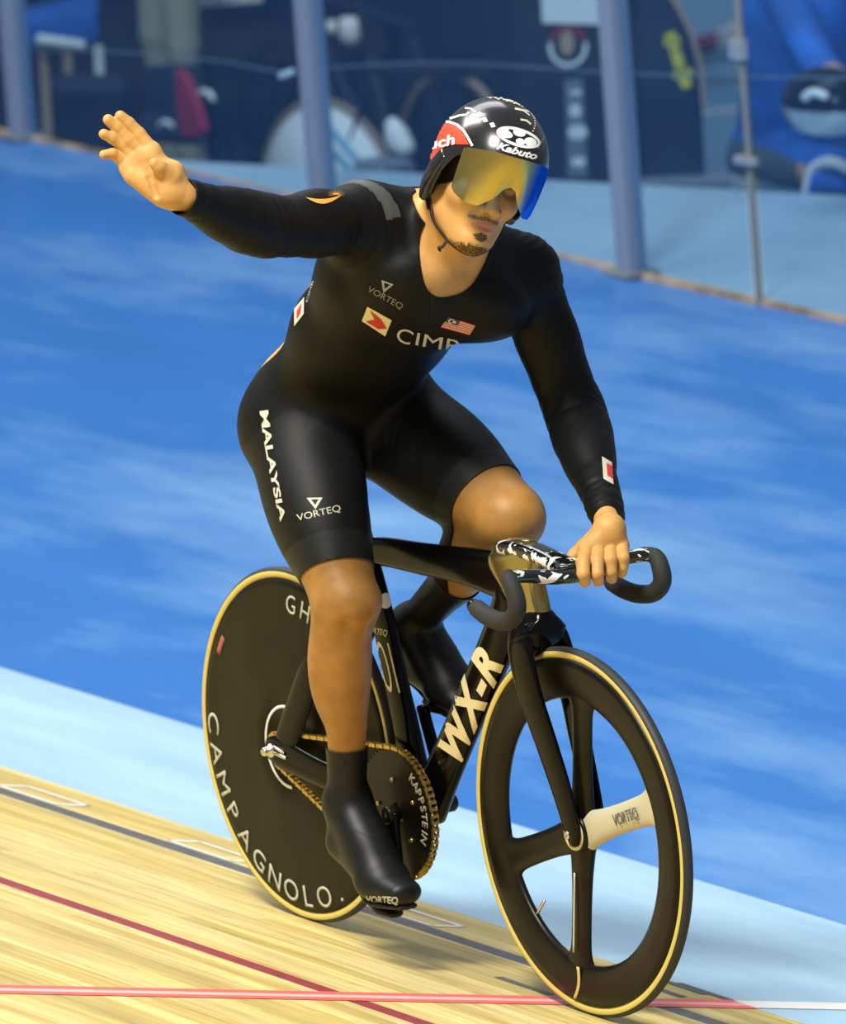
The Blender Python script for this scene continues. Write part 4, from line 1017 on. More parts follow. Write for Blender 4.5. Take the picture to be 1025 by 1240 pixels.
V2, F2 = shape2d([[(.3, .2), (.7, .35), (.75, .8), (.3, .65)]]); print_on('emblem', V2, F2, quad_map(q_), sbvh, M['print_red'], suit, .0020)
q_ = [(731, 580), (743, 587), (741, 560), (729, 553)]
V2, F2 = shape2d(rect2(0, 0, 1, 1)); print_on('emblem', V2, F2, quad_map(q_), sbvh, M['print'], suit, .0010)
V2, F2 = shape2d(rect2(.4, .25, .95, .8)); print_on('emblem', V2, F2, quad_map(q_), sbvh, M['print_red'], suit, .0020)
V2, F2 = text2d('CIMB'); print_on('lettering', V2, F2, lambda x, y: (373+9*x/2.6-3*y, 366-30*(x-V2[:, 0].min())/2.6*1.0), sbvh, M['print'], suit)
cb = bvh_of(covers[0]); V2, F2 = text2d('VORTEQ', bold=.03); print_on('lettering', V2, F2, line_map((443, 1092), (482, 1094), V2, 8), cb, M['print'], covers[0], .0012)
# ================================================================ helmet (on the head, a thing of its own)
helmet = empty('cycling_helmet', tuple(HC)); tag(helmet, 'glossy black track helmet with mirrored gold visor, red side patch and white markings', 'helmet')
HCX, HCZ, RX, RY, RZ = .026, .030, .137, .0975, .1225
def hshell(phi, z, off=0.0):
    "point of the shell at azimuth phi (0 = front, + = rider's left) and height z in the head's frame"
    dz = z-HCZ
    f = math.sqrt(max(0, 1-(dz/RZ)**2.15)) if dz > 0 else 1-.10*(dz/.09)**2
    back = 1.0 if math.cos(phi) > 0 else .93
    return hd(HCX+(RX*back*f+off)*math.cos(phi), (RY*f+off)*math.sin(phi), z+off*max(0, dz)/RZ)
def rim(phi):
    a = abs((math.degrees(phi)+180) % 360-180); return float(np.interp(a, [0, 30, 55, 68, 80, 92, 112, 130, 155, 180], [.062, .060, .050, .038, .004, -.050, -.056, -.040, -.046, -.050]))
def shell_mesh(off, zt=None, ztrim=0.0, n=120, m=34):
    V = []; F = []
    for j in range(m):
        t = j/(m-1)
        for i in range(n):
            ph = 2*math.pi*i/n; zr = rim(ph)+ztrim; top = HCZ+RZ
            # even spacing in angle from the rim to the crown
            a0 = math.asin(np.clip((zr-HCZ)/RZ, -1, 1)); a = a0+(math.pi/2-.012-a0)*t; V.append(hshell(ph, HCZ+RZ*math.sin(a), off))
    for j in range(m-1):
        for i in range(n): F.append((j*n+i, j*n+(i+1) % n, (j+1)*n+(i+1) % n, (j+1)*n+i))
    F.append(tuple((m-1)*n+i for i in range(n))); return V, F
V, F = shell_mesh(0.0); hs = add_mesh('shell', V, F, M['helmet'], None, True, solid=.0035); reparent(hs, helmet)
V, F = shell_mesh(-.008, ztrim=.004); pd = add_mesh('padding', V, F, M['pad'], None, True); reparent(pd, helmet)
hb_ = bvh_of(hs)
def put(name, V2, F2, fn, m, off=.0010):
    o = print_on(name, V2, F2, fn, hb_, m, None, off)
    if o: o.parent = hs
    return o
C6 = lambda x, y: (510+x/6.03, 100+y/6.03)
def stroke(pts, w):
    P = []; pts = [np.array(p, float) for p in pts]
    for i, (a, b) in enumerate(zip(pts[:-1], pts[1:])):
        d = b-a; d /= np.linalg.norm(d); nrm = np.array([-d[1], d[0]])*w/2; a2 = a-d*w*.18; b2 = b+d*w*.18
        P.append([tuple(a2+nrm), tuple(b2+nrm), tuple(b2-nrm), tuple(a2-nrm)])
    return P
V2, F2 = shape2d([[(92, 430), (130, 305), (200, 297), (270, 322), (310, 368), (352, 452), (190, 448), (150, 500), (140, 560), (70, 560)]], 14); put('red_patch', V2, F2, C6, M['red'])
V2, F2 = shape2d(stroke([(125, 306), (165, 292), (210, 290), (270, 312), (315, 352), (345, 400), (378, 462)], 17), 14); put('white_edging', V2, F2, C6, M['white'], .0018)
V2, F2 = text2d('uch', bold=.03, shear=.25); put('lettering', V2, F2, line_map(C6(72, 492), C6(262, 448), V2, 12), M['white'], .0026)
c_, s_n = math.cos(.30), math.sin(.30)
L6 = lambda x, y: C6(712+x*c_-y*s_n, 402+x*s_n+y*c_)
P = ring(0, 0, 165, 66, 20, 40)+disc2(-5, -34, 46, 27)+disc2(-95, 4, 52, 26)+disc2(22, 26, 34, 24)+disc2(92, 6, 46, 32)+[[(-165, -8), (-100, -40), (-60, -10), (-110, 20)]]
V2, F2 = shape2d(P, 14); put('oval_logo', V2, F2, L6, M['white'])
V2, F2 = text2d('Kabuto', bold=.035, shear=.3); put('lettering', V2, F2, line_map(C6(552, 482), C6(842, 563), V2, 8.5, bend=-.5), M['white'])
P = []
for x, y in [(428, 238), (467, 275), (522, 313)]: P.append([(x-20, y-14), (x+8, y-20), (x+24, y+10), (x-6, y+18)])
P += stroke([(325, 188), (365, 192), (400, 218)], 12)+stroke([(215, 262), (245, 255), (290, 240), (335, 238), (350, 222)], 14)+stroke([(228, 268), (205, 240), (235, 200)], 9)
V2, F2 = shape2d(P, 14); put('white_marks', V2, F2, C6, M['white'])
P = stroke([(620, 130), (680, 142), (722, 166)], 13)+stroke([(688, 192), (740, 204), (800, 214), (822, 250)], 15)+stroke([(745, 205), (790, 240)], 11)+stroke([(728, 272), (770, 280), (800, 305)], 14)
for k in range(9): t = k/8; x = 800+38*math.sin(t*2.4)-10*t; y = 205+t*150; P += [[(x-6, y-5), (x+6, y-5), (x+6, y+5), (x-6, y+5)]]
for k in range(16): t = k/15; x = 270+260*t; y = 160-75*t-20*math.sin(3.1*t); P += [[(x-7, y-3), (x+5, y-5), (x+7, y+3), (x-5, y+4)]]
for k in range(20): t = k/19; x = 430+370*t; y = 104+95*t*t+6*math.sin(k*2.1); P += [[(x-9, y-5), (x+8, y-4), (x+9, y+6), (x-8, y+5)]]
for k in range(14): t = k/13; x = 845+55*math.sin(t*3.0); y = 215+t*260; P += [[(x-3, y-4), (x+3, y-4), (x+3, y+4), (x-3, y+4)]]
V2, F2 = shape2d(P, 14); put('white_marks', V2, F2, C6, M['print'])
# visor: curved shield reflecting gold and passing blue; its gold-to-blue reflection change is painted on
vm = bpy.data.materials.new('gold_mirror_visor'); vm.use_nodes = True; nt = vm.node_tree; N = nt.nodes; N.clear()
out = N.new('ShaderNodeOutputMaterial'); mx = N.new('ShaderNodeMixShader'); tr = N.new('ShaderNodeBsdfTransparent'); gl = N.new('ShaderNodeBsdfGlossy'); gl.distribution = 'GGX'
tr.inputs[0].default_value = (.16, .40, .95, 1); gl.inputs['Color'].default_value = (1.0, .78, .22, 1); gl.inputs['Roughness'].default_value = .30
mx.inputs[0].default_value = .55; at = N.new('ShaderNodeAttribute'); at.attribute_name = 'reflection_shift'
rg = N.new('ShaderNodeValToRGB'); e = rg.color_ramp.elements; e[0].position = .30; e[0].color = (1.0, .76, .20, 1); e[1].position = .62; e[1].color = (.03, .20, .75, 1); nt.links.new(at.outputs['Fac'], rg.inputs[0]); nt.links.new(rg.outputs[0], gl.inputs['Color'])  # colour ramp imitates gold reflection giving way to the blue background
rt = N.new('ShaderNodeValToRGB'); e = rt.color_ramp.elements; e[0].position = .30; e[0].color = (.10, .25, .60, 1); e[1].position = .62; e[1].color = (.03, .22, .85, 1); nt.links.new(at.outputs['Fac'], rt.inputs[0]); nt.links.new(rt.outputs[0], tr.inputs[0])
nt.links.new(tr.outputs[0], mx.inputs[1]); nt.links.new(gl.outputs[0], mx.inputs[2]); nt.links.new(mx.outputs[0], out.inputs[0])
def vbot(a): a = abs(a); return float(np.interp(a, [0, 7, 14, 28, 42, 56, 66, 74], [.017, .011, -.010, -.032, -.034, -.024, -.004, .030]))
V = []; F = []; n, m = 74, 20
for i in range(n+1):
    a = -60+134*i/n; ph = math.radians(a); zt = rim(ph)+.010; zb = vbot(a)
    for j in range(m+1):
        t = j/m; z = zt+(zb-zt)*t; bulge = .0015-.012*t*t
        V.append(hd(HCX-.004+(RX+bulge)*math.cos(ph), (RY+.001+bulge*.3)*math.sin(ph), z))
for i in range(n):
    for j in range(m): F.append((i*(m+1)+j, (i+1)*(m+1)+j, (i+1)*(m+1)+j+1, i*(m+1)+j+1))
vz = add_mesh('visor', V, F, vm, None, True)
ca = vz.data.attributes.new('reflection_shift', 'FLOAT', 'POINT'); ca.data.foreach_set('value', [min(1, max(0, (-60+134*(k//(m+1))/n+10)/60)) for k in range(len(V))]); reparent(vz, helmet)
# side fittings, straps, buckle
for s in (-1, 1):
    V, F = loft([hd(.036, s*.094, .030), hd(.020, s*.096, .000), hd(.002, s*.092, -.030), hd(-.004, s*.086, -.056)], [.006, .008, .009, .010], [.016, .018, .016, .010], side=tuple(hl), n=16, e=2.5)
    o = add_mesh('ear_guard', V, F, M['helmet'], None); reparent(o, helmet)
P = [hd(-.002, -.084, -.050), hd(.004, -.074, -.066), hd(.020, -.066, -.090), hd(.040, -.044, -.112), hd(.056, -.022, -.124), hd(.066, 0, -.1275), hd(.056, .022, -.124), hd(.040, .044, -.112), hd(.020, .066, -.090), hd(.004, .074, -.066), hd(-.002, .084, -.050)]
V, F = loft(P, [.0015]*11, [.0050]*11, side=tuple(hh), n=12, e=3); 
V, F = loft(P, .0046, .0022, side=tuple(hg), n=12, e=2.5); o = add_mesh('strap', V, F, M['strap'], None); reparent(o, helmet); stp_ = o
V, F = loft([hd(.046, -.040, -.118), hd(.044, -.042, -.128), hd(.036, -.044, -.134), hd(.030, -.040, -.138)], .0045, .0025, side=tuple(hg), n=10); o = add_mesh('strap_end', V, F, M['strap'], None); o.parent = stp_
V, F = loft([hd(-.002, -.082, -.056), hd(.006, -.074, -.074)], .006, .004, side=tuple(hg), n=12, sub=1); o = add_mesh('buckle', V, F, M['gloss'], None); o.parent = stp_
# ================================================================ behind the riders: barrier and pit area
BM = dict(
 post=mat('post_blue_grey', (.16, .22, .34), .45), navy=mat('navy_fabric', (.003, .010, .032), .75, noise=.4, nscale=5), black=mat('bag_black', (.006, .008, .014), .6),
 white=mat('soft_white', (.75, .76, .74), .6), beige=mat('beige_cloth', (.36, .34, .24), .8), red=mat('maroon_towel', (.34, .015, .05), .8), blue=mat('blue_shirt', (.010, .10, .42), .75, noise=.25, nscale=6),
 shorts=mat('grey_shorts', (.055, .075, .085), .8), tanw=mat('tan_wood', (.42, .28, .17), .6), lblue=mat('light_blue_tube', (.10, .32, .52), .4), yellow=mat('yellow_print', (.62, .55, .03), .5),
 grey=mat('dull_grey', (.16, .19, .22), .6), teal=mat('teal_bits', (.05, .22, .25), .5), tyre=mat('tan_tyre', (.30, .20, .13), .6), silver=mat('pale_metal', (.55, .57, .6), .3, metal=.8), skin=mat('skin_far', (.50, .27, .15), .55))
XF = lambda px: at_y(px, 163+.2185*px, FY)[0]
posts_x = [-9.236, -7.613, -6.099]
words = ['blue-grey square fence post at the left edge of the picture', 'blue-grey square fence post behind the raised arm of the cyclist', 'blue-grey square fence post to the right of the black helmet']
def lean(x, z): return x-.050*(z-ZS)
for x, w in zip(posts_x, words):
    o = empty('fence_post', (x, FY, ZS)); tag(o, w, 'post', 'square fence posts of the barrier')
    R = Matrix(((1, 0, -.05), (0, 1, 0), (0, 0, 1)))
    P = Mesh(); P.add(*box((0, 0, .9), (.062, .062, 1.8), R=R)); V = [(v[0]-.05*.9, v[1], v[2]) for v in P.V]; P.V = V
    b = P.build('upright', BM['post'], o, False, bevel=.006)
    P = Mesh(); P.add(*box((0, 0, .006), (.11, .11, .012))); P.build('base_plate', BM['grey'], o, False, bevel=.003)
gx = -5.514; o = empty('gate_pole', (gx, FY, ZS)); tag(o, 'thin steel gate pole with two clamps, at the right of the barrier', 'pole')
V, F = loft([(0, 0, 0), (-.05*.9, 0, .9), (-.05*1.8, 0, 1.8)], .010, .010, n=14, sub=1); add_mesh('upright', V, F, BM['grey'], o)
for z in (.375, .665):
    P = Mesh(); P.add(*box((-.05*z, -.012, z), (.050 if z > .5 else .075, .03, .055 if z > .5 else .022))); P.build('clamp', BM['silver'], o, False, bevel=.004)
gm = bpy.data.materials.new('barrier_glass'); gm.use_nodes = True; nt = gm.node_tree; N = nt.nodes; N.clear()
out = N.new('ShaderNodeOutputMaterial'); tr = N.new('ShaderNodeBsdfTransparent'); tr.inputs[0].default_value = (.82, .92, 1, 1)
df = N.new('ShaderNodeBsdfDiffuse'); df.inputs[0].default_value = (.10, .28, .60, 1); gl = N.new('ShaderNodeBsdfGlossy'); gl.inputs['Roughness'].default_value = .08; gl.inputs['Color'].default_value = (.8, .9, 1, 1)
m1 = N.new('ShaderNodeMixShader'); m1.inputs[0].default_value = .03; m2 = N.new('ShaderNodeMixShader'); m2.inputs[0].default_value = .035
nt.links.new(tr.outputs[0], m1.inputs[1]); nt.links.new(df.outputs[0], m1.inputs[2]); nt.links.new(m1.outputs[0], m2.inputs[1]); nt.links.new(gl.outputs[0], m2.inputs[2]); nt.links.new(m2.outputs[0], out.inputs[0])
edges_ = [-10.9, -9.236, -7.613, -6.099, -5.514, -3.9]
gw_ = ['clear barrier panel left of the leftmost fence post', 'clear barrier panel between the left edge post and the post behind the raised arm', 'clear barrier panel behind the helmet, between two square posts', 'narrow clear barrier panel left of the thin gate pole', 'clear barrier panel in front of the person in the blue shirt']
for a, b, w in zip(edges_[:-1], edges_[1:], gw_):
    P = Mesh(); P.add(*box((0, 0, .87), (b-a-.07, .010, 1.70), R=Matrix(((1, 0, -.05), (0, 1, 0), (0, 0, 1))))); P.V = [(v[0]-.0435, v[1], v[2]) for v in P.V]
    g_ = P.build('glass_panel', gm, None, False); g_.location = ((a+b)/2, FY, ZS); tag(g_, w, 'glass panel', 'clear panels of the barrier')
# wire tied along the posts
pts = [(-40, 57), (30, 60), (130, 62), (250, 72), (345, 88), (375, 86), (400, 82), (510, 76), (620, 80), (740, 88), (860, 92), (1060, 95)]
V, F = loft([at_y(x, y, FY+.045) for x, y in pts], .0024, .0024, side=(0, 1, 0), n=8, sub=5); rope = empty('barrier_wire', tuple(at_y(390, 84, FY+.045))); tag(rope, 'thin pale wire strung across the barrier behind the posts', 'wire')
q = add_mesh('wire', V, F, BM['grey']); reparent(q, rope)
V, F = loft([at_y(340, 92, FY+.04), at_y(354, 87, FY+.04)], .007, .009, n=12, sub=1); q = add_mesh('tie', V, F, BM['white']); reparent(q, rope)
# navy partition at the back
xr = at_y(812, 60, 7.7)[0]
P = Mesh(); P.add(*box(((xr-22)/2, 7.7, ZP+1.1), (abs(-22-xr), .06, 2.2))); w = P.build('wall_back', BM['navy'], None, False); structure(w)
P = Mesh(); d0 = at_z(840, 139, ZP); d1 = at_z(905, 131, ZP); dd = (d1-d0); dd /= np.linalg.norm(dd); nn = np.array([-dd[1], dd[0], 0])*.04
for_ = [d0-dd*3-nn, d0+dd*3-nn, d0+dd*3+nn, d0-dd*3+nn]; P.add([(p[0], p[1], ZP+.002) for p in for_], [(0, 1, 2, 3)]); structure(P.build('floor_line', BM['white'], None, False))
P = Mesh(); P.add([(-60, FY+.03, ZP+.004), (-7.3, FY+.03, ZP+.004), (xr, 7.66, ZP+.004), (-60, 7.66, ZP+.004)], [(0, 1, 2, 3)]); structure(P.build('pit_carpet', BM['navy'], None, False))
# ---- parked bicycles
def far_wheel(c, a, parent, disc, name, tm='tyre'):
    "wheel standing in the vertical plane at angle a, centre c; built round the Y axis and turned"
    R = Matrix.Rotation(a, 4, 'Z'); T_ = Matrix.Translation(Vector(c))
    if disc:
        V, F = lathe_y([(.001, .03), (.10, .026), (.31, .010), (.31, -.010), (.10, -.026), (.001, -.03)], 48)
        w = add_mesh(name, V, F, BM['white'], parent)
    else:
        V, F = lathe_y([(.285, .010), (.310, .010), (.310, -.010), (.285, -.010)], 56); M_ = Mesh(); M_.add(V, F)
        for k in range(20):
            t = 2*math.pi*k/20; M_.add(*loft([(.012*math.cos(t+1), (-1)**k*.025, .012*math.sin(t+1)), (.29*math.cos(t), 0, .29*math.sin(t))], .0015, .0015, n=6, sub=1))
        M_.add(*lathe_y([(.001, .04), (.018, .04), (.018, -.04), (.001, -.04)], 16)); w = M_.build(name, BM['black'], parent)
    k = 10; V, F = lathe_y([(.322+.013*math.cos(2*math.pi*i/k), .013*math.sin(2*math.pi*i/k)) for i in range(k)], 56); add_mesh('tyre', V, F, BM[tm], w)
    w.matrix_local = T_ @ R if parent is None else (Matrix.Translation(Vector(c)-parent.location) @ R)
    return w
def parked_bike(c, a, s, label, disc, fmat):
    "rear or disc wheel centre c, frame runs along angle a"
    root = empty('parked_bicycle', (c[0], c[1], ZP)); tag(root, label, 'bicycle', 'bicycles parked in the pit'); d = np.array([math.cos(a), math.sin(a), 0])*s; up = A(0, 0, 1)
    far_wheel(c, a, root, disc, 'rear_wheel'); c2 = c+d*.98; far_wheel(c2, a, root, False, 'front_wheel', 'black')
    bb = c+d*.40-up*.06; st_ = c+d*.22+up*.47; hd_ = c+d*.80+up*.48; fr_ = Mesh(); side = np.cross(d, up); L = tuple(side)
    for p, q, r in ((bb, st_, .018), (bb, hd_-up*.10, .026), (st_-up*.03, hd_, .017), (c, bb, .012), (c, st_-up*.06, .011)): fr_.add(*loft([p, q], .016, r, side=L, n=14, sub=1))
    f = fr_.build('frame', fmat, None); reparent(f, root)
    fk_ = Mesh()
    for q in (-1, 1): fk_.add(*loft([hd_-up*.10+side*q*.03, c2+side*q*.05], .008, .016, side=L, n=12, sub=1))
    fk_.add(*loft([hd_-up*.10, hd_+up*.03], .018, .022, side=L, n=12, sub=1)); f = fk_.build('fork', BM['black'], None); reparent(f, root)
    h = Mesh(); h.add(*loft([hd_+up*.04-side*.20, hd_+up*.05+d*.05, hd_+up*.04+side*.20], .012, .012, side=tuple(d), n=10)); f = h.build('handlebar', BM['black'], None); reparent(f, root)
    h = Mesh(); h.add(*loft([st_, st_+up*.20-d*.05], .012, .014, side=L, n=10, sub=1)); f = h.build('seat_post', BM['black'], None); reparent(f, root)
    h = Mesh(); h.add(*loft([st_+up*.21-d*.18, st_+up*.22, st_+up*.20+d*.10], [.06, .03, .015], [.02, .02, .015], side=L, n=12)); f = h.build('saddle', BM['black'], None); reparent(f, root)
    return root
cA = at_z(402, 250, ZP+.335); cB = at_z(556, 214, ZP+.335)
parked_bike(cA, .12, 1, 'dark bicycle with a white disc rear wheel and tan tyre, parked behind the raised arm', True, BM['black'])
parked_bike(cB, .0, -1, 'dark bicycle with a spoked tan-tyred wheel, parked behind the helmet', False, BM['navy'])
# white rear-wheel bag pieces seen by the second bicycle
P = Mesh(); P.add(*loft([at_y(474, 150, 6.15), at_y(482, 168, 6.15), at_y(492, 180, 6.15)], [.02, .035, .03], [.03, .05, .03], n=14)); o = P.build('wheel_bag', BM['white']); tag(o, 'small white bag hanging between the two parked bicycles', 'bag')
# ---- light blue stand
o = empty('folding_stand', tuple(at_y(425, 205, 5.95))); tag(o, 'light blue tubular stand beside the white disc wheel', 'stand')
for k, (a, b) in enumerate((((400, 156), (446, 210)), ((396, 176), (430, 212)), ((446, 210), (404, 158)))):
    if k == 2: continue
    V, F = loft([at_y(*a, 5.95), at_y(*b, 5.95)], .011, .011, n=12, sub=1); q = add_mesh('tube', V, F, BM['lblue']); reparent(q, o)
V, F = loft([at_y(396, 158, 5.95), at_y(396, 182, 5.95)], .011, .011, n=12, sub=1); q = add_mesh('cross_tube', V, F, BM['lblue']); reparent(q, o)
V, F = box(at_y(466, 206, 5.74), (.16, .12, .06)); o = add_mesh('tool_tray', V, F, BM['grey'], None, False); o.modifiers.new('b', 'BEVEL').width = .01; tag(o, 'low grey tool tray on the pit floor below the parked bicycles', 'tray')
# ---- black equipment case with paper, ring emblem and pale strip
NH = np.array([math.cos(YAW), math.sin(YAW), 0.0])
def at_v(px, py, K):
    "point of a sight line on the upright plane that faces the track, K metres along its normal"
    d = ray(px, py); return cam_pos+d*((K-NH@cam_pos)/(NH@d))
def slab(p0, p1, p2, p3, depth, floor=False):
    "upright box whose front is the four points, going back by depth; floor: stands on the pit floor"
    f = [Vector(p) for p in (p0, p1, p2, p3)]
    if floor: f[0] = Vector((f[3].x, f[3].y, ZP)); f[1] = Vector((f[2].x, f[2].y, ZP))
    bk = [v+Vector(NH)*depth for v in f]
    return [tuple(v) for v in f+bk], [(0, 1, 2, 3), (7, 6, 5, 4), (0, 4, 5, 1), (1, 5, 6, 2), (2, 6, 7, 3), (3, 7, 4, 0)]
def kof(px, y): return float(NH@at_y(px, 120, y))
YC_ = 6.10; KC = kof(680, YC_)
def pane(q, y, off=0):
    K = kof(np.mean([p[0] for p in q]), y)-off if y > 0 else -y-off
    return [at_v(x, py, K) for x, py in q]
o = empty('equipment_case', tuple(at_y(640, 225, YC_))); tag(o, 'tall black equipment case with a white paper, ring emblem and pale strip', 'case')
V, F = slab(*[at_v(x, y, KC) for x, y in [(622, 240), (740, 245), (736, -60), (616, -60)]], .30, True); q = add_mesh('body', V, F, BM['black'], None, False); b = q.modifiers.new('b', 'BEVEL'); b.width = .02; b.segments = 3; reparent(q, o)
V, F = slab(*[at_v(x, y, KC-.012) for x, y in [(657, 28), (729, 30), (728, -20), (655, -20)]], .006); q = add_mesh('paper', V, F, BM['white'], None, False); reparent(q, o)
def far_print(name, polys, m, root, y=KC-.014):
    V2, F2 = shape2d(polys, 50); V = [tuple(at_v(x, yy, y)) for x, yy in V2]; q = add_mesh(name, V, F2, m, None, False, solid=.002); reparent(q, root)
far_print('emblem', ring(688, 56, 24, 25, 5, 24, -.2, math.pi+.2), BM['white'], o); far_print('emblem', ring(688, 56, 24, 25, 5, 12, math.pi+.3, 2*math.pi-.3), BM['red'], o)
far_print('emblem', disc2(687, 52, 9, 15), BM['tanw'], o)
far_print('strip', [[(684, 96), (706, 96), (712, 214), (688, 214)]], BM['grey'], o)
for x, y, rx, ry in ((697, 134, 7, 8), (700, 160, 12, 9), (698, 112, 8, 3), (701, 196, 9, 6)): far_print('pale_mark', disc2(x, y, rx, ry), BM['white'], o, KC-.018)
# ---- soft black bag with yellow print and tan piping
o = empty('kit_bag', tuple(at_y(815, 235, 6.5))); tag(o, 'dark soft kit bag with yellow lettering and tan piping, right of the case', 'bag')
prof = [(772, 232), (852, 232), (851, 130), (846, 80), (834, 40), (818, 5), (806, -20), (770, -20)]
KB = kof(815, 6.35); V = [tuple(at_v(x, y, KB)) for x, y in prof]; V[0] = (V[-1][0], V[-1][1], ZP); V[1] = (V[2][0], V[2][1], ZP); V += [(v[0]+NH[0]*.22, v[1]+NH[1]*.22, v[2]) for v in V]; n = len(prof); F = [tuple(range(n)), tuple(range(2*n-1, n-1, -1))]+[(i, i+n, (i+1) % n+n, (i+1) % n) for i in range(n)]
q = add_mesh('body', V, F, BM['navy'], None, False); b = q.modifiers.new('b', 'BEVEL'); b.width = .03; b.segments = 3; reparent(q, o)
V, F = loft([at_v(x, y, KB-.004) for x, y in [(808, -15), (822, 10), (838, 42), (849, 82), (853, 130)]], .007, .007, n=10); q = add_mesh('piping', V, F, BM['tanw'], None); reparent(q, o)
P = stroke([(812, 42), (818, 62), (824, 82), (832, 104)], 13)+stroke([(806, 52), (822, 48)], 8)+stroke([(816, 92), (838, 86)], 7); far_print('lettering', P, BM['yellow'], o, KB-.010)
V, F = box(at_v(812, 228, KB-.06), (.12, .34, .05), YAW); q = add_mesh('bag_foot', V, F, BM['grey'], None, False); reparent(q, o)
# ---- left: table with blue cloth, person in beige trousers, chair with maroon towel
o = empty('folding_table', tuple(at_y(70, 150, 6.3))); tag(o, 'table under a blue cloth behind the barrier, near the left edge post', 'table')
V, F = slab(*pane([(30, 56), (118, 50), (116, 14), (28, 34)], 6.3), .42); q = add_mesh('blue_cloth', V, F, BM['blue'], None, False); reparent(q, o)
for k, (x, m_) in enumerate(((52, 'tanw'), (81, 'tanw'), (119, 'white'))):
    V, F = slab(*pane([(x-5, 97), (x+5, 97), (x+5, 58), (x-5, 58)], 6.28), .04, True); q = add_mesh('leg', V, F, BM[m_], None, False); reparent(q, o)
V, F = slab(*pane([(44, 54), (104, 60), (104, 52), (44, 43)], 6.24), .05); o = add_mesh('white_bottle', V, F, BM['white'], None, False); o.modifiers.new('b', 'BEVEL').width = .008; tag(o, 'long white pump lying along the edge of the blue-covered table', 'pump')
o.name = 'floor_pump'
V, F = slab(*pane([(60, 230), (152, 230), (152, 104), (60, 102)], 5.75), .22, True); o = add_mesh('storage_box', V, F, BM['navy'], None, False); o.modifiers.new('b', 'BEVEL').width = .02; tag(o, 'large dark navy storage box under the blue-covered table', 'box')
def far_person(name, prims, h, mats, classify, label):
    P_ = np.array([p[3] for p in prims]+[p[4] for p in prims if p[0] == 'seg']); f = Field(P_.min(0)-.25, P_.max(0)+.25, h); f.apply(prims); V, F = f.mesh(0); V = relax(V, F, 1)
    c = V[F].mean(1); o = add_mesh(name, V, F, mats, None, True, classify(c)); return tag(o, label, 'person')
def P3(x, y, yy): return at_y(x, y, yy)
k1 = P3(190, 40, 6.78); k2 = P3(222, 55, 6.78); U = A(0, 0, 1)
hip1 = k1+U*.42+A(0, .02, 0); hip2 = k2+U*.44; f1 = A(k1[0], k1[1]+.03, ZP+.06); f2 = A(k2[0]+.02, k2[1], ZP+.06); pel = (hip1+hip2)/2+U*.06
pr = [SEG(f1+U*.05, k1, .038, .050), SEG(k1, hip1, .055, .08), SEG(f2+U*.05, k2, .038, .050), SEG(k2, hip2, .055, .08), ELL(pel, A(.15, .12, .13), k=.05), SEG(pel, pel+U*.42, .13, .15, k=.05), ELL(pel+U*.46, A(.20, .13, .10), k=.05),
      SEG(pel+U*.5, pel+U*.62, .055, .055), ELL(pel+U*.72, A(.08, .095, .115), k=.02), SEG(f1, f1+A(.16, -.08, -.02), .042, .036), SEG(f2, f2+A(.16, -.08, -.02), .042, .036)]
for s in (-1, 1): pr += [SEG(pel+U*.48+A(s*.17, 0, 0), pel+U*.22+A(s*.22, -.02, 0), .045, .04), SEG(pel+U*.22+A(s*.22, -.02, 0), pel+U*.0+A(s*.20, -.10, 0), .038, .03)]
far_person('person', pr, .012, [BM['beige'], BM['navy'], BM['skin'], BM['black']], lambda c: np.where(c[:, 2] > pel[2]+.75, 3, np.where(c[:, 2] > pel[2]+.58, 2, np.where(c[:, 2] > pel[2]+.05, 1, np.where(c[:, 2] < ZP+.12, 3, 0)))), 'person standing in beige trousers behind the barrier, head above the picture')
o = empty('camp_chair', tuple(at_y(215, 200, 6.05))); tag(o, 'dark folding chair with pale curved armrests behind the waving hand', 'chair')
V, F = slab(*pane([(165, 172), (248, 178), (244, 160), (172, 150)], 6.05), .3); q = add_mesh('seat', V, F, BM['navy'], None, False); q.modifiers.new('b', 'BEVEL').width = .02; reparent(q, o)
V, F = slab(*pane([(170, 165), (245, 168), (240, 78), (176, 80)], 6.36), .03); q = add_mesh('backrest', V, F, BM['navy'], None, False); q.modifiers.new('b', 'BEVEL').width = .01; reparent(q, o)
for a in ([(232, 122), (240, 113), (252, 112), (258, 120)], [(194, 170), (192, 155), (200, 148), (208, 152)]):
    V, F = loft([at_y(x, y, 6.03) for x, y in a], .009, .009, n=10); q = add_mesh('armrest', V, F, BM['white'], None); reparent(q, o)
for x in (172, 246):
    V, F = loft([at_y(x, 172, 6.05), at_y(x+4, 236, 6.05)], .010, .010, n=10, sub=1); q = add_mesh('leg', V, F, BM['grey'], None); reparent(q, o)
V2 = [(210, 84), (222, 88), (238, 130), (247, 160), (236, 170), (218, 166), (212, 130)]
V = [tuple(at_y(x, y, 5.98)) for x, y in V2]; V += [(v[0], v[1]+.03, v[2]) for v in V]; n = len(V2); F = [tuple(range(n)), tuple(range(2*n-1, n-1, -1))]+[(i, i+n, (i+1) % n+n, (i+1) % n) for i in range(n)]
o = add_mesh('towel', V, F, BM['red'], None, False); b = o.modifiers.new('b', 'BEVEL'); b.width = .012; b.segments = 2; tag(o, 'maroon towel hanging over the dark folding chair', 'towel')
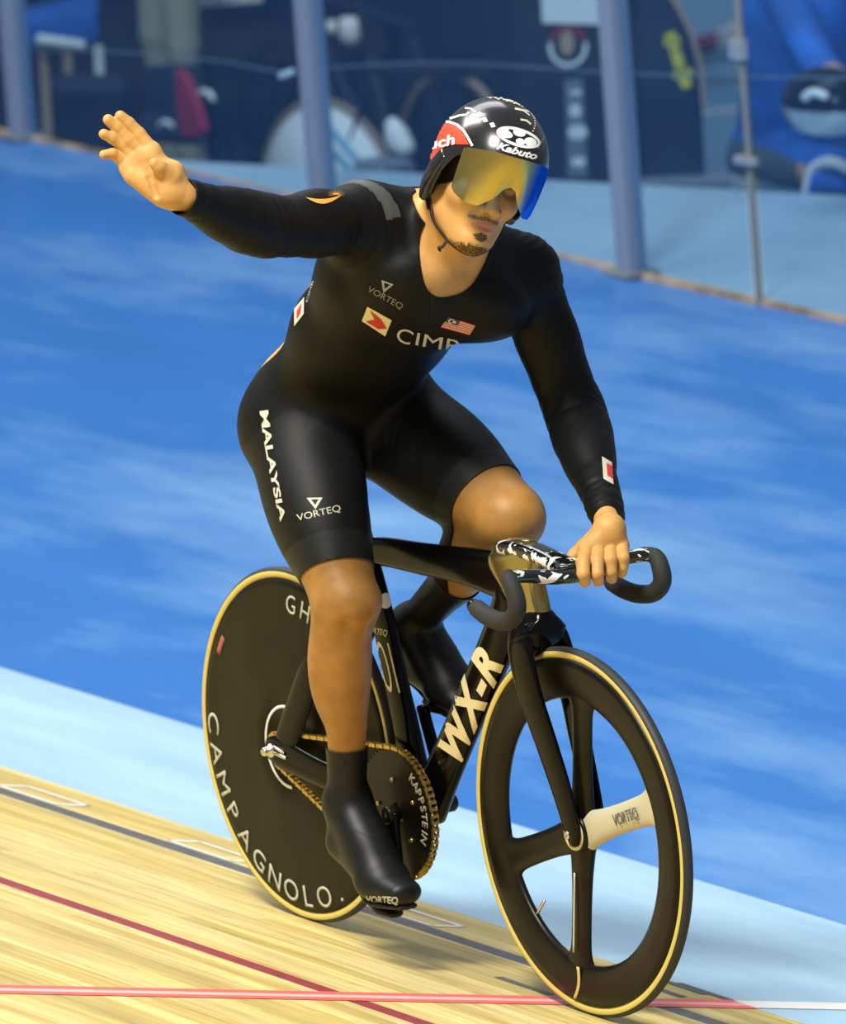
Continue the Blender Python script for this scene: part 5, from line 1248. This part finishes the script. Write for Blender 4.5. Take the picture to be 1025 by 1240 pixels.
# dark workbench with small things, behind the forearm
o = empty('workbench', tuple(at_y(330, 150, 7.12))); tag(o, 'dark low workbench covered with small things, behind the raised forearm', 'bench')
V, F = slab(*pane([(240, 78), (470, 62), (468, 46), (238, 60)], 7.12), .5); q = add_mesh('worktop', V, F, BM['black'], None, False); reparent(q, o)
for x in (250, 455):
    V, F = slab(*pane([(x-6, 220), (x+6, 220), (x+6, 60), (x-6, 60)], 7.14), .05, True); q = add_mesh('leg', V, F, BM['black'], None, False); reparent(q, o)
def blob(name, px, py, r, m_, label, cat='cup'):
    c = at_y(px, py, 7.16); V, F = lathe_y([(.001, -r), (r*.8, -r), (r, -r*.4), (r*.85, r*.9), (.001, r)], 20); V = [(c[0]+v[0], c[1]-v[2]*.8, c[2]+v[1]) for v in V]
    o = add_mesh(name, V, F, BM[m_], None); tag(o, label, cat)
blob('cup', 252, 52, .030, 'white', 'white cup at the left end of the workbench'); blob('cup', 280, 46, .022, 'white', 'small white cup second from the left on the workbench')
blob('parts_jar', 298, 54, .024, 'tanw', 'tan parts jar on the workbench left of the middle post', 'jar'); blob('parts_jar', 272, 64, .018, 'teal', 'teal parts jar at the front of the workbench', 'jar')
blob('helmet_bag', 424, 36, .042, 'white', 'round white bag on the workbench right of the post behind the arm', 'bag'); blob('cup', 402, 32, .020, 'white', 'tiny white cup beside the post behind the arm')
V, F = slab(*pane([(240, 8), (318, 2), (318, -10), (240, -10)], 7.2), .4); o = add_mesh('white_board', V, F, BM['white'], None, False); tag(o, 'white board edge at the top of the picture above the workbench', 'board')
# ---- right: seated person in a blue shirt holding a helmet
Y0 = 6.25; pe = P3(950, 192, Y0+.10); kn = P3(1012, 206, Y0-.12); ch_ = P3(975, 20, Y0+.02); sh1 = P3(940, -20, Y0-.08); sh2 = P3(1060, -25, Y0+.12); el_ = P3(1000, 90, Y0-.22); wr_ = P3(1050, 120, Y0-.30)
hdp = ch_+U*.30+A(.10, -.05, 0)
pr = [ELL(pe, A(.15, .14, .13), k=.05), SEG(pe, ch_, .14, .165, k=.06), ELL(ch_+U*.05, A(.19, .15, .14), k=.06), SEG(sh1, el_, .060, .050), SEG(el_, wr_, .045, .030), SEG(sh2, P3(1075, 90, Y0), .06, .05), SEG(pe+A(-.02, -.06, 0), kn, .090, .062, k=.04),
      SEG(pe+A(.05, .1, 0), kn+A(.1, .22, 0), .09, .065, k=.04), SEG(kn, A(kn[0]+.02, kn[1]-.02, ZP+.10), .056, .040, k=.03), SEG(kn+A(.1, .22, 0), A(kn[0]+.14, kn[1]+.2, ZP+.10), .056, .040, k=.03), SEG(A(kn[0], kn[1], ZP+.07), A(kn[0]+.18, kn[1]-.06, ZP+.05), .045, .035),
      SEG(A(kn[0]+.12, kn[1]+.2, ZP+.07), A(kn[0]+.28, kn[1]+.16, ZP+.05), .045, .035), SEG(ch_+U*.12, hdp-U*.05, .06, .055), ELL(hdp+U*.05, A(.09, .08, .115), k=.02)]
def cls(c):
    t = (kn-pe); u = ((c-pe)@t)/(t@t); sk = (u > .80) & (c[:, 2] < kn[2]+.15); low = c[:, 2] < kn[2]-.09
    arm_ = np.linalg.norm(c-(el_+wr_)/2, axis=1) < .12; shirt = c[:, 2] > pe[2]+.075
    return np.where(arm_, 1, np.where(c[:, 2] > ch_[2]+.20, 1, np.where(shirt, 0, np.where(low, 3, np.where(sk, 1, 2)))))
far_person('person', pr, .010, [BM['blue'], BM['skin'], BM['shorts'], BM['white'], M['hair']], lambda c: np.where((c[:, 2] > hdp[2]+.07) | ((c[:, 2] > hdp[2]+.0) & (c[:, 0] < hdp[0]-.02)), 4, cls(c)), 'person in blue shirt and grey shorts seated behind the barrier, at the right edge')
far_print_o = empty('stool', (pe[0], pe[1], ZP)); tag(far_print_o, 'dark stool under the person in the blue shirt', 'stool')
V, F = box((0, 0, pe[2]-.18-ZP-.03), (.30, .30, .05)); add_mesh('seat', V, F, BM['black'], far_print_o, False)
for sx in (-1, 1):
    for sy in (-1, 1): V, F = box((sx*.12, sy*.12, (pe[2]-.21-ZP)/2-.01), (.03, .03, pe[2]-.21-ZP-.04)); add_mesh('leg', V, F, BM['black'], far_print_o, False)
hc = P3(1002, 125, Y0-.42); o = empty('held_helmet', tuple(hc)); tag(o, 'black and silver helmet held by the person in the blue shirt', 'helmet', None); o.name = 'black_silver_helmet'
Fh = Field(hc-.22, hc+.22, .008); Fh.apply([ELL(hc, A(.15, .11, .10))]); V, F = Fh.mesh(0); v, f = clip(V, F, V[:, 2]-(hc[2]-.0)); q = add_mesh('shell', v, f, M['gloss'], None, True, solid=.004); reparent(q, o)
v, f = clip(V, F, np.minimum((hc[2]-.0)-V[:, 2], V[:, 2]-(hc[2]-.075))); q = add_mesh('lower_shell', v, f, BM['silver'], None, True, solid=.004); reparent(q, o)
P = [at_y(x, y, Y0-.53) for x, y in [(975, 118), (985, 112), (1000, 116)]]; V, F = loft(P, .010, .012, n=10); q = add_mesh('pale_mark', V, F, BM['white'], None); reparent(q, o)
# shoe and a rolled white towel on the pit floor
V, F = loft([P3(978, 232, 5.98), P3(986, 205, 5.98), P3(1006, 196, 5.98), P3(1030, 204, 5.98)], .016, .016, n=12); o = empty('sports_shoe', tuple(P3(1000, 230, 5.98))); tag(o, 'blue shoe with white edging in front of the seated person', 'shoe'); q = add_mesh('white_edge', V, F, BM['white'], None); reparent(q, o)
V, F = loft([P3(990, 236, 6.0), P3(1002, 220, 6.0), P3(1030, 226, 6.0)], [.03, .045, .04], [.03, .04, .03], n=14); q = add_mesh('upper', V, F, BM['blue'], None); reparent(q, o)
yb = at_z(880, 68, ZP+.08)[1]
V, F = loft([P3(838, 70, yb), P3(862, 62, yb), P3(890, 52, yb), P3(918, 48, yb)], [.05, .07, .09, .08], [.04, .05, .07, .07], n=18); o = empty('rolled_towel', tuple(P3(880, 75, yb))); tag(o, 'rolled white towel with a maroon end on the pit floor, left of the gate pole', 'towel'); q = add_mesh('towel_roll', V, F, BM['white'], None); reparent(q, o)
V, F = loft([P3(848, 56, yb-.05), P3(866, 51, yb-.08)], .05, .035, n=14, sub=1); q = add_mesh('maroon_end', V, F, BM['red'], None); reparent(q, o)
